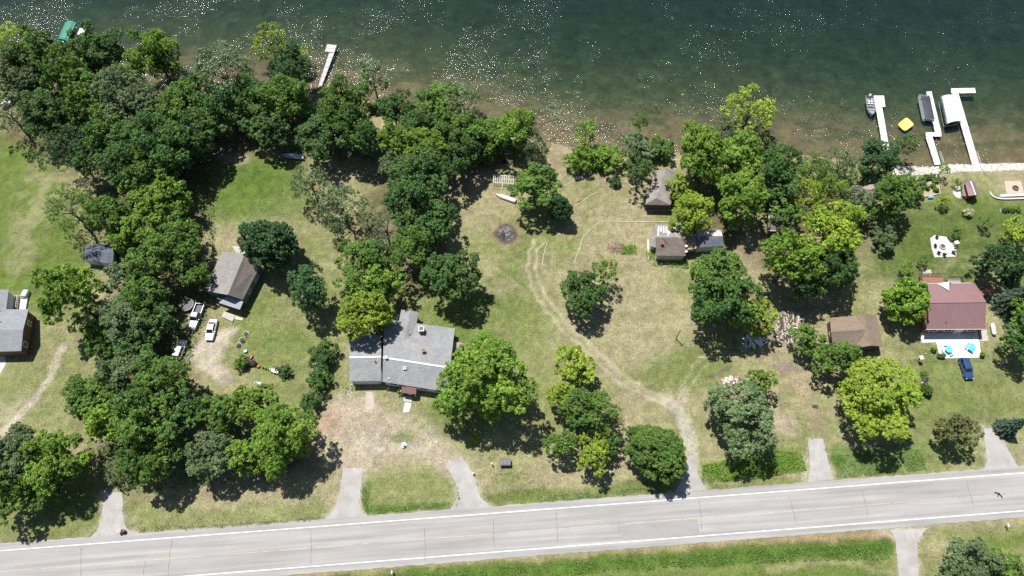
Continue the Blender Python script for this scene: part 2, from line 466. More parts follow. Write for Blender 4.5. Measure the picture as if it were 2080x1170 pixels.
for (cx, cy, rx, ry) in ((1290,300,24,4),(1180,330,9,4),(1130,300,5,4)): paint(blob(cx, cy, rx, ry, .5), BARE, .6)
paint(line([(1170,350),(1230,372),(1300,352)], 1.2) * pat, BARE, .6)
paint(blob(1027, 475, 3.1, 3.1, .3), REDD, .6); paint(blob(1027, 475, 2.4, 2.5, .22), (.075, .060, .058), .95); paint(blob(1027, 475, 1.3, 1.3, .5) * sst(.45, .6, n_fine), (.30, .29, .30), .7)
DRIVES = [[(212,1000),(248,1000),(250,1050),(258,1075),(272,1084),(180,1094),(196,1078),(206,1052)],
 [(697,950),(738,951),(732,995),(730,1022),(738,1042),(750,1052),(655,1059),(678,1034),(690,1000)],
 [(905,943),(938,926),(962,965),(975,1010),(998,1030),(915,1037),(929,1010),(926,980)],
 [(1386,930),(1408,925),(1420,970),(1436,996),(1368,1004),(1382,980)],
 [(1642,893),(1672,891),(1680,930),(1693,974),(1640,980),(1646,950)],
 [(1998,868),(2030,872),(2048,915),(2068,947),(2080,952),(1995,957),(2005,938)],
 [(1790,1078),(1810,1078),(1820,1100),(1828,1190),(1828,1400),(1872,1400),(1867,1190),(1863,1100),(1880,1076),(1890,1072)]]
for q_ in DRIVES:                                        # crumbled gravel along the edges of the paved drives
    w_ = wp(q_); paint(sst(1.1, .15, seg_dist(w_ + [w_[0]])) * sst(.25, .55, n_sm * .5 + n_fine * .5), (.29, .26, .20), .75)
# leaf litter under the woods (it lies there whatever the light does)
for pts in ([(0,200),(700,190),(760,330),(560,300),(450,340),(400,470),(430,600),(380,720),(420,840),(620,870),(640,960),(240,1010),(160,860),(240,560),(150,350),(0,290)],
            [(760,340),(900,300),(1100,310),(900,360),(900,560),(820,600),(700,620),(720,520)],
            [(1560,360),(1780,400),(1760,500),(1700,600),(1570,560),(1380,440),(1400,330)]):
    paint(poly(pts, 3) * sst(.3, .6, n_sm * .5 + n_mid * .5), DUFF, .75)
paint(blob(1605, 665, 5, 4, .4), (.16, .13, .11), .8); paint(blob(1660, 607, 3.2, 1.6, .5), (.30, .25, .16), .8)
# beach and lake bed
paint(sst(3.0, .6, D) * sst(.3, .55, n_sm), (.26, .20, .15), .85)
bed = D < .2
e = np.maximum(-D, 0)
weed = sst(8.0, 20.0, e + 9 * (n_mid - .5) + 5 * (n_sm - .5))
bedc = np.array((.150, .112, .062))[None] * (.7 + .6 * n_sm)[:, None] * (1 - weed)[:, None] + (np.array((.062, .070, .030))[None] * (.35 + 1.3 * n_sm)[:, None]) * weed[:, None]
strk = sst(.48, .60, fbm(X * .55 + .3 * Y, Y * 1.3, 3.4, 77)) * sst(2, 8, e)
bedc = bedc * (1 - .75 * strk)[:, None] + np.array((.060, .066, .024))[None] * (.75 * strk)[:, None]
C[bed] = bedc[bed]
C *= (.72 + .56 * n_fine)[:, None]
streak = fbm(X * .22 + .05 * Y, Y * 1.1 - .08 * X, 2.2, 91, 3)
C *= np.where(D > 2, .86 + .28 * streak, 1.0)[:, None]

t = NT('ground')
at = t.n('ShaderNodeAttribute', attribute_name='tone')
v = t.coord('Object')
nf, nm, n3 = t.noise(v, 2.6, 6.0, .8), t.noise(v, 1.1, 4.0, .7), t.noise(v, .33, 4.0)
f = t.n('ShaderNodeMath', operation='MULTIPLY'); t.l(t.ramp(nf, .30, .70, .55, 1.45), f.inputs[0]); t.l(t.ramp(nm, .25, .75, .80, 1.2), f.inputs[1])
cc = t.scalecol(at.outputs['Color'], f.outputs[0])
cc = t.mix(t.ramp(n3, .42, .66, 0, .28), cc, t.mix(1.0, cc, (.75, 1.12, .55), 'MULTIPLY'))
t.princ(cc, .95, t.bump(nf, .55, .08), spec=.08)
GROUND = t.m

region = np.zeros(X.size, int)                           # 0 lawn
region[m_track > .5] = 1; region[(m_drive > .5)] = 2; region[m_yard > .5] = 3
region[(D < 1.6) & (D >= 0)] = 4; region[D < 0] = 5
idx = np.arange(nx * ny).reshape(ny, nx)
quads = np.stack([idx[:-1, :-1], idx[:-1, 1:], idx[1:, 1:], idx[1:, :-1]], -1).reshape(-1, 4)
fr = region[quads[:, 0]]
P3 = np.stack([X, Y, Z + (.05 * (n_sm - .5)) * (D > 2)], -1)
def np_mesh(name, verts, faces, smooth=True, tone=None):
    me = bpy.data.meshes.new(name); k = faces.shape[1]
    me.vertices.add(len(verts)); me.vertices.foreach_set('co', verts.astype(np.float32).ravel())
    me.loops.add(faces.size); me.loops.foreach_set('vertex_index', faces.astype(np.int32).ravel())
    me.polygons.add(len(faces)); me.polygons.foreach_set('loop_start', np.arange(0, faces.size, k, dtype=np.int32))
    if smooth: me.polygons.foreach_set('use_smooth', np.ones(len(faces), bool))
    me.update(calc_edges=True)
    if tone is not None:
        a = me.attributes.new('tone', 'FLOAT_COLOR', 'POINT')
        a.data.foreach_set('color', np.concatenate([tone, np.ones((len(tone), 1))], 1).astype(np.float32).ravel())
    return me
for k, nm_ in enumerate(('lawn', 'dirt_track', 'dirt_driveway', 'parking_yard', 'beach', 'lake_bed')):
    fs = quads[fr == k]
    u, inv = np.unique(fs, return_inverse=True)
    structure(put(nm_, np_mesh(nm_, P3[u], inv.reshape(-1, 4), True, C[u]), GROUND))
# land and bed beyond the detailed sheet
far = MB()
far.quad((-900,-600,-.05),(900,-600,-.05),(900,GY0,-.05),(-900,GY0,-.05))
far.quad((-900,GY0,-.05),(GX0,GY0,-.05),(GX0,118,-.05),(-900,118,-.05))
far.quad((GX1,GY0,-.05),(900,GY0,-.05),(900,100,-.05),(GX1,100,-.05))
structure(put('field', far.mesh('field'), mat('field_grass', (.165, .165, .075), .95, .25, .08, .2)))
fb = MB(); fb.quad((-900,GY1,-6.2),(900,GY1,-6.2),(900,900,-9),(-900,900,-9))
fb.quad((-900,100,-6.5),(GX0,100,-6.5),(GX0,GY1,-6.5),(-900,GY1,-6.5)); fb.quad((GX1,90,-6.5),(900,90,-6.5),(900,GY1,-6.5),(GX1,GY1,-6.5))
structure(put('lake_bed', fb.mesh('lake_bed'), mat('deep_bed', (.045, .055, .022), .95, .25, .2, .2)))

# water: a closed body with a rippled surface, light soaked up with depth
t = NT('lake_water')
v = t.coord('Object')
def wave(vec, sc, det): return t.noise(vec, sc, det, .55)
v1 = t.coord('Object', (1.35, .9, 1))
wind = t.noise(v, .05, 4.0, .72)
h = t.n('ShaderNodeMath', operation='MULTIPLY_ADD'); t.l(wave(v1, 3.4, 2.0), h.inputs[0]); h.inputs[1].default_value = .34; t.l(t.ramp(wave(v, .75, 2.0), 0, 1, 0, .55), h.inputs[2])
bm = t.n('ShaderNodeBump'); bm.inputs['Distance'].default_value = .36
t.l(t.ramp(wind, .44, .57, .34, 1.0), bm.inputs['Strength']); t.l(h.outputs[0], bm.inputs['Height'])
gl = t.n('ShaderNodeBsdfGlossy'); gl.inputs['Roughness'].default_value = .115; t.l(bm.outputs[0], gl.inputs['Normal'])
tr = t.n('ShaderNodeBsdfTransparent'); tr.inputs['Color'].default_value = (.93, .96, .94, 1)
df = t.n('ShaderNodeBsdfDiffuse'); df.inputs['Color'].default_value = (.040, .075, .095, 1)
m0 = t.n('ShaderNodeMixShader'); m0.inputs[0].default_value = .085; t.l(tr.outputs[0], m0.inputs[1]); t.l(df.outputs[0], m0.inputs[2])
fr_ = t.n('ShaderNodeFresnel'); fr_.inputs['IOR'].default_value = 1.33; t.l(bm.outputs[0], fr_.inputs['Normal'])
m1 = t.n('ShaderNodeMixShader'); t.l(fr_.outputs[0], m1.inputs[0]); t.l(m0.outputs[0], m1.inputs[1]); t.l(gl.outputs[0], m1.inputs[2])
t.l(m1.outputs[0], t.out.inputs['Surface'])
va = t.n('ShaderNodeVolumeAbsorption'); va.inputs['Color'].default_value = (.28, .52, .58, 1); va.inputs['Density'].default_value = .19
t.l(va.outputs[0], t.out.inputs['Volume'])
lk = MB(); lk.box((0, 430, (WATER_Z - 14) / 2), (1780, 720, 14 + WATER_Z + .0))
lk.v = [(p[0], p[1], WATER_Z if p[2] > -5 else -14.0) for p in lk.v]
structure(put('lake', lk.mesh('lake'), t.m))

# ---------------------------------------------------------------- road
RA, RB = W(0, 1161.5), W(2080, 1001)                    # along the worn centre line
rd = (RB - RA).normalized(); r_yaw = math.atan2(rd.y, rd.x); rn = Vector((-rd.y, rd.x, 0))
RC = W(1040, 1080); RC = RA + rd * (RC - RA).dot(rd)
def road_off(x, y): return (W(x, y) - RC).dot(rn)
def road_along(x, y): return (W(x, y) - RC).dot(rd)
o_n, o_s = road_off(1040, 1025.5), road_off(1040, 1133)
l_n, l_s = road_off(1040, 1039.7), road_off(1040, 1118.7)
def road_mat():
    t = NT('old_asphalt'); v = t.coord('Object'); vs = t.coord('Object', (.035, 1.3, 1)); vl = t.coord('Object', (.25, .6, 1))
    a, b, c = t.noise(v, 12.0, 4.0, .7), t.noise(vs, 1.0, 3.0, .5), t.noise(vl, .5, 5.0)
    f = t.n('ShaderNodeMath', operation='MULTIPLY'); t.l(t.ramp(a, .25, .75, .90, 1.10), f.inputs[0]); t.l(t.ramp(b, .3, .7, .77, 1.12), f.inputs[1])
    f2 = t.n('ShaderNodeMath', operation='MULTIPLY'); t.l(f.outputs[0], f2.inputs[0]); t.l(t.ramp(c, .3, .7, .92, 1.06), f2.inputs[1])
    t.princ(t.scalecol((.290, .284, .280), f2.outputs[0]), .9, t.bump(a, .2, .01), spec=.2); return t.m
ASPH = road_mat()
PAVE = mat('drive_asphalt', (.315, .306, .298), .9, .15, .45, .2, spec=.2, c2=(.285, .272, .258))
def rpt(u, o, z): return RC + rd * u + rn * o + Vector((0, 0, z))
def strip(name, u0, u1, oa, ob, z, m, jit=0.0, seg=60, seed=1, thick=0.0):
    mb = MB(); gg = random.Random(seed); L, Rr = [], []
    for i in range(seg + 1):
        u = u0 + (u1 - u0) * i / seg
        L.append((u, ob + gg.uniform(-jit, jit), z)); Rr.append((u, oa + gg.uniform(-jit, jit), z))
    for i in range(seg): mb.quad(Rr[i], Rr[i+1], L[i+1], L[i])
    if thick:
        for i in range(seg):
            mb.quad(L[i], L[i+1], (L[i+1][0], L[i+1][1], z - thick), (L[i][0], L[i][1], z - thick))
            mb.quad((Rr[i][0], Rr[i][1], z - thick), (Rr[i+1][0], Rr[i+1][1], z - thick), Rr[i+1], Rr[i])
    return structure(put(name, mb.mesh(name), m, None, RC, r_yaw))
strip('road', -400, 400, o_s, o_n, .06, ASPH, .10, 1000, 2, .16)
LINEW = mat('white_road_paint', (.66, .66, .65), .7, .1, 1.5, .05)
LINEY = mat('faded_yellow_paint', (.46, .37, .24), .8, .12, 1.5, .05)
strip('edge_line', -400, 400, l_n - .07, l_n + .07, .066, LINEW)
strip('edge_line', -400, 400, l_s - .07, l_s + .07, .066, LINEW)
gg = random.Random(5)
u = -100.0
while u < 100:                                          # the worn centre line: pieces of uneven length
    L = gg.uniform(.8, 6); strip('centre_line', u, u + L, -.05 + gg.uniform(-.02, .02), .03, .066, LINEY, .012, 6, int(u * 9)); u += L + (gg.uniform(.2, 3.0) if gg.random() < .6 else .1)
strip('road_patch', road_along(1262, 1085), road_along(1420, 1075), l_s + .3, -.15, .063, mat('darker_asphalt', (.245, .24, .242), .9, .1, .6, .1, stretch=(.3, 1, 1)), .06, 20, 8)
TAR = mat('tar_seal', (.12, .115, .11), .8, .2, 2.0, .1)
def crack(pts, w, seed):
    gg = random.Random(seed); P = [Vector((road_along(x, y), road_off(x, y), .069)) for x, y in pts]; q = []
    for a, b in zip(P, P[1:]):
        n = max(2, int((b - a).length / .5))
        for i in range(n): q.append(a.lerp(b, i / n) + Vector((gg.uniform(-.06, .06), 0, 0)))
    q.append(P[-1]); mb = MB()
    for i, (a, b) in enumerate(zip(q, q[1:])):
        wa, wb = w * (.5 + .5 * math.sin(i * 1.7 + seed)) + .015, w * (.5 + .5 * math.sin((i + 1) * 1.7 + seed)) + .015
        mb.quad((a.x - wa, a.y, a.z), (a.x + wa, a.y, a.z), (b.x + wb, b.y, b.z), (b.x - wb, b.y, b.z))
    structure(put('road_crack', mb.mesh('road_crack'), TAR, None, RC, r_yaw))
for i, pts in enumerate(([(165,1112),(165,1170)],[(350,1098),(345,1125),(342,1168)],[(295,1140),(292,1168)],[(631,1075),(633,1112),(631,1145)],
        [(862,1068),(864,1118),(863,1140)],[(1002,1055),(1002,1090),(1006,1112)],[(1129,1040),(1132,1072),(1132,1103)],[(1420,1018),(1424,1050),(1425,1075)],
        [(1602,1006),(1611,1037),(1616,1062)],[(1751,996),(1758,1024),(1763,1050)],[(1962,976),(1971,1008),(1979,1036)],[(1256,1060),(1258,1090)])):
    crack(pts, .035, i)
def ragged(pts, z, jit, seed, step=.6):
    gg = random.Random(seed); out = []
    for i in range(len(pts)):
        a, b = W(*pts[i], z), W(*pts[(i+1) % len(pts)], z); n = max(1, int((b - a).length / step))
        for k in range(n): p = a.lerp(b, k / n); out.append((p.x + gg.uniform(-jit, jit), p.y + gg.uniform(-jit, jit), z))
    return out
PADS = []
def in_poly(pts, px, py):
    r = np.zeros(len(px), bool); n = len(pts)
    for i in range(n):
        a, b = pts[i], pts[(i+1) % n]
        if abs(b[1] - a[1]) > 1e-9: r ^= ((a[1] > py) != (b[1] > py)) & (px < (b[0] - a[0]) * (py - a[1]) / (b[1] - a[1]) + a[0])
    return r
def pad(name, pts, m, z=.03, jit=.05, seed=1, thick=.12):
    rg_ = ragged(pts, z, jit, seed); PADS.append(rg_)
    mb = MB(); mb.slab(rg_, thick); return structure(put(name, mb.mesh(name), m))
for i_, q_ in enumerate(DRIVES): pad('driveway', q_, PAVE, .034, .09, i_ + 2)
# ================================================================ trees and shrubs
def leaf_faces(P, N, size, rs):
    """one four-cornered leaf spray per point, facing N (with the photo's resolution a spray is a pixel or two)"""
    n = len(P)
    ref = rs.normal(size=(n, 3)); T = np.cross(N, ref); T /= np.linalg.norm(T, axis=1, keepdims=True) + 1e-9
    B = np.cross(N, T); s = size[:, None]
    k1, k2 = rs.uniform(.35, .65, (n, 1)), rs.uniform(.3, .6, (n, 1))
    V = np.stack([P - T * s, P + B * s * k1 + N * s * .12, P + T * s, P - B * s * k2 + N * s * .12], 1).reshape(-1, 3)
    return V, np.arange(4 * n).reshape(-1, 4)
def unit(v): return v / (np.linalg.norm(v, axis=1, keepdims=True) + 1e-9)
def crown_mesh(name, seed, r, kind):
    """crown of horizontal radius r standing on z=0 of its own centre: boughs > tufts > leaves. Returns mesh, bough centres"""
    rs = np.random.RandomState(seed)
    cfg = dict(oak=(1.0, 1.08, .29, 1.0, .34, .16), airy=(1.0, .85, .22, .55, .28, .13), dome=(1.0, .86, .23, 1.25, .30, .13), shrub=(1.0, .85, .32, 1.5, .26, .11),
               willow=(1.0, .95, .26, .75, .26, .14), slim=(.8, 1.5, .34, .85, .28, .13), sap=(.9, 1.1, .36, 1.15, .20, .09))[kind]
    hx, hz, br, dens, ls, lj = cfg
    nb = int({'oak': 15, 'airy': 19, 'dome': 46, 'shrub': 13, 'willow': 22, 'slim': 12, 'sap': 8}[kind] * (1 + .22 * max(0, r - 2.5)))
    # bough centres: the upper envelope, evenly with jitter, some pushed out or in
    i = np.arange(nb) + .5
    zc = 1 - 1.45 * i / nb; ph = i * 2.39996 + rs.uniform(0, 6.28); rr = np.sqrt(np.maximum(0, 1 - zc * zc))
    D0 = np.stack([rr * np.cos(ph), rr * np.sin(ph), zc], 1) + rs.normal(0, .16, (nb, 3)); D0 = unit(D0)
    lob = 1 + .20 * np.sin(2 * ph + rs.uniform(0, 6)) + .12 * np.sin(3 * ph + rs.uniform(0, 6)) if kind not in ('dome',) else np.ones(nb)
    rad = rs.uniform(.60, .86, nb) * lob
    if kind == 'dome': rad = rs.uniform(.66, .88, nb) * (1 + .10 * np.sin(2 * ph + 1) + .06 * np.sin(3 * ph))
    BC = D0 * rad[:, None] * np.array([hx, hx, hz]) * r
    BRr = r * br * rs.uniform(.72, 1.28, nb) * (1.0 if kind == 'dome' else (1.15 - .35 * np.abs(D0[:, 2])))
    if kind in ('oak', 'dome', 'shrub'):                  # inner boughs close the core
        ni = max(4, nb // 3); DI = unit(rs.normal(size=(ni, 3))); BC = np.concatenate([BC, DI * r * .35 * np.array([1, 1, hz])]); BRr = np.concatenate([BRr, np.full(ni, r * br * 1.15)])
    Ps, Ns, Ss, Ts = [], [], [], []
    for b in range(len(BC)):
        R_ = BRr[b]; tone_b = rs.uniform(.22, .78); hue_b = rs.rand() ** 1.3
        nt = int(np.clip(30 * (R_ / 1.4) ** 2 * dens * .8, 9, 60))
        td = unit(rs.normal(size=(nt, 3)) + np.array([0, 0, .45]) + .4 * unit(BC[b][None]))
        tc = BC[b] + td * (R_ * rs.uniform(.55, 1.02, (nt, 1))) * np.array([1, 1, .72])
        for q in range(nt):
            tr = rs.uniform(.30, .62) * (.55 + .18 * min(R_, 2.4)); nl = int(26 * dens * rs.uniform(.7, 1.2) * (tr / .5) ** 1.2) + 4
            ld = unit(rs.normal(size=(nl, 3)) + .7 * td[q] + np.array([0, 0, .25]))
            Ps.append(tc[q] + ld * tr * rs.uniform(.4, 1.1, (nl, 1)) * np.array([1, 1, .75]))
            Ns.append(unit(ld * .7 + np.array([0, 0, .5]) + rs.normal(0, .45, (nl, 3))))
            Ss.append(rs.uniform(ls - lj, ls + lj * .6, nl) * .62)
            t = np.clip(tone_b + rs.uniform(-.22, .22) + rs.normal(0, .16, nl), 0, 1)
            Ts.append(np.stack([t, np.clip(np.full(nl, hue_b) + rs.normal(0, .15, nl), 0, 1), np.zeros(nl)], 1))
    P, N, S, Tn = np.concatenate(Ps), np.concatenate(Ns), np.concatenate(Ss), np.concatenate(Ts)
    if kind == 'willow':                                  # feathery, drooping at the rim
        P[:, 2] -= .10 * (np.hypot(P[:, 0], P[:, 1]) / r) ** 2 * r
    V, Fc = leaf_faces(P, N, S, rs)
    return np_mesh(name, V, Fc, False, np.repeat(Tn, 4, 0)), BC
def spruce_mesh(name, seed, r, h):
    rs = np.random.RandomState(seed); Ps, Ns, Ss, Ts = [], [], [], []
    lev = 15
    for k in range(lev):
        t = k / (lev - 1); z = h * (.05 + .93 * t) - h * .5; rk = r * (1 - t) ** .85 + .15; nb = max(4, int(15 * (1 - t) + 5))
        for b in range(nb):
            a = 6.283 * b / nb + rs.uniform(-.25, .25) + k * .7; L = rk * rs.uniform(.78, 1.08); m = int(26 * L / r * 3) + 10
            s = rs.rand(m) ** .7; lat = rs.normal(0, .16, m) * L * (1.15 - s)
            x = L * s * math.cos(a) - lat * math.sin(a); y = L * s * math.sin(a) + lat * math.cos(a)
            zz = z - .32 * L * s * s + rs.normal(0, .07, m)
            Ps.append(np.stack([x, y, zz], 1)); Ns.append(unit(np.stack([.5 * x / r, .5 * y / r, np.ones(m)], 1) + rs.normal(0, .4, (m, 3))))
            Ss.append(rs.uniform(.10, .22, m)); tb = rs.uniform(.3, .7)
            Ts.append(np.stack([np.clip(tb + rs.normal(0, .15, m), 0, 1), rs.rand(m), np.zeros(m)], 1))
    P, N, S, Tn = map(np.concatenate, (Ps, Ns, Ss, Ts)); V, Fc = leaf_faces(P, N, S, rs)
    return np_mesh(name, V, Fc, False, np.repeat(Tn, 4, 0))
def trunk_mesh(name, seed, zc, r, limbs, w):
    """tapered trunk from the ground into the crown centre (z = zc) with limbs running out to the boughs"""
    gg = random.Random(seed); mb = MB(); pts = [Vector((0, 0, -.25))]
    for k in range(1, 5): pts.append(Vector((gg.uniform(-.05, .05) * r * .6, gg.uniform(-.05, .05) * r * .6, zc * k / 4)))
    rr = [w * 1.35, w, w * .85, w * .7, w * .5]
    for k in range(4): mb.tube(pts[k], pts[k+1], rr[k], rr[k+1], 8)
    for c in limbs:
        a = pts[2].lerp(pts[4], gg.uniform(.1, .95)); e = Vector((c[0], c[1], c[2] + zc)); m = a.lerp(e, .55) + Vector((0, 0, .06 * r))
        mb.tube(a, m, w * .34, w * .2, 5); mb.tube(m, e, w * .2, w * .06, 5)
        for q in range(2):
            e2 = m.lerp(e, .4 + .3 * q) + Vector((gg.uniform(-.2, .2), gg.uniform(-.2, .2), gg.uniform(0, .15))) * r
            mb.tube(m.lerp(e, .2 + .3 * q), e2, w * .11, w * .03, 4)
    me = mb.mesh(name, None, True); me.materials.append(BARK); return me
# variants: kind -> list of (crown mesh, trunk mesh, r, crown centre height)
VAR = {}
def variant(kind, seed, r, zc):
    me, BC = crown_mesh('crown', seed, r, kind)
    limbs = BC[::2 if kind in ('airy', 'willow', 'sap') else 3][:14]
    tk = trunk_mesh('trunk', seed + 50, zc, r, limbs, max(.05, .052 * r))
    VAR.setdefault(kind, []).append((me, tk, r, zc))
for k in range(4): variant('oak', 100 + k, 3.6, 5.0)
for k in range(4): variant('oak', 120 + k, 5.2, 7.2)
for k in range(3): variant('oak', 140 + k, 7.0, 8.5)
for k in range(2): variant('airy', 200 + k, 4.2, 6.0)
variant('airy', 205, 6.4, 7.6)
variant('dome', 300, 5.6, 5.4); variant('dome', 301, 3.2, 3.0)
for k in range(3): variant('willow', 400 + k, 4.2, 4.9)
for k in range(2): variant('slim', 500 + k, 2.6, 4.6)
for k in range(4): variant('shrub', 600 + k, 1.9, 1.4)
for k in range(2): variant('shrub', 620 + k, 3.2, 2.4)
for k in range(3): variant('sap', 700 + k, 1.5, 2.1)
for k in range(2):
    h = 9.0; me = spruce_mesh('crown', 800 + k, 3.0, h)
    VAR.setdefault('spruce', []).append((me, trunk_mesh('trunk', 850 + k, h * .5, 3.0, [], .16), 3.0, h * .5 + .4))
_n = [0]
NAMES = dict(oak='broadleaf_tree', airy='open_crowned_tree', dome='round_tree', willow='feathery_tree', slim='slender_tree', shrub='shrub', sap='sapling', spruce='spruce_tree')
CATS = dict(shrub='shrub', sap='sapling')
def tree(x, y, rpx, kind, colour, label, group=None, hk=1.0):
    _n[0] += 1
    gg = random.Random(_n[0] * 17 + 3)
    r0 = rpx * scale_at(x, y, 3) * (.915 if group in (G1, G3) else .95)
    cands = sorted(VAR[kind], key=lambda q: abs(math.log(q[2] / r0)))[:4 if kind == 'oak' else 2 if len(VAR[kind]) > 2 else len(VAR[kind])]
    me, tk, r, zc = gg.choice(cands)
    s = r0 / r * 1.0
    kz = hk * gg.uniform(.90, 1.22) * (1.0 if s > .8 else 1.1)
    p = W(x, y, zc * s * kz)
    gz = ground_z(p); p = W(x, y, max(gz, WATER_Z) + zc * s * kz)
    base = thing(NAMES[kind], label, CATS.get(kind, 'tree'), (p.x, p.y, max(gz, WATER_Z - .3)), gg.uniform(0, 6.28), group)
    base.scale = (s * gg.uniform(.86, 1.12), s * gg.uniform(.86, 1.12), s * kz)
    put('crown', me, LEAF[colour], base, (0, 0, zc))
    put('trunk', tk, None, base)
    return base
G1, G2, G3, G4, G5 = 'trees of the big wood by the lake', 'trees along the lake bank', 'trees of the roadside wood', 'trees between the old buildings', 'trees in the red house garden'
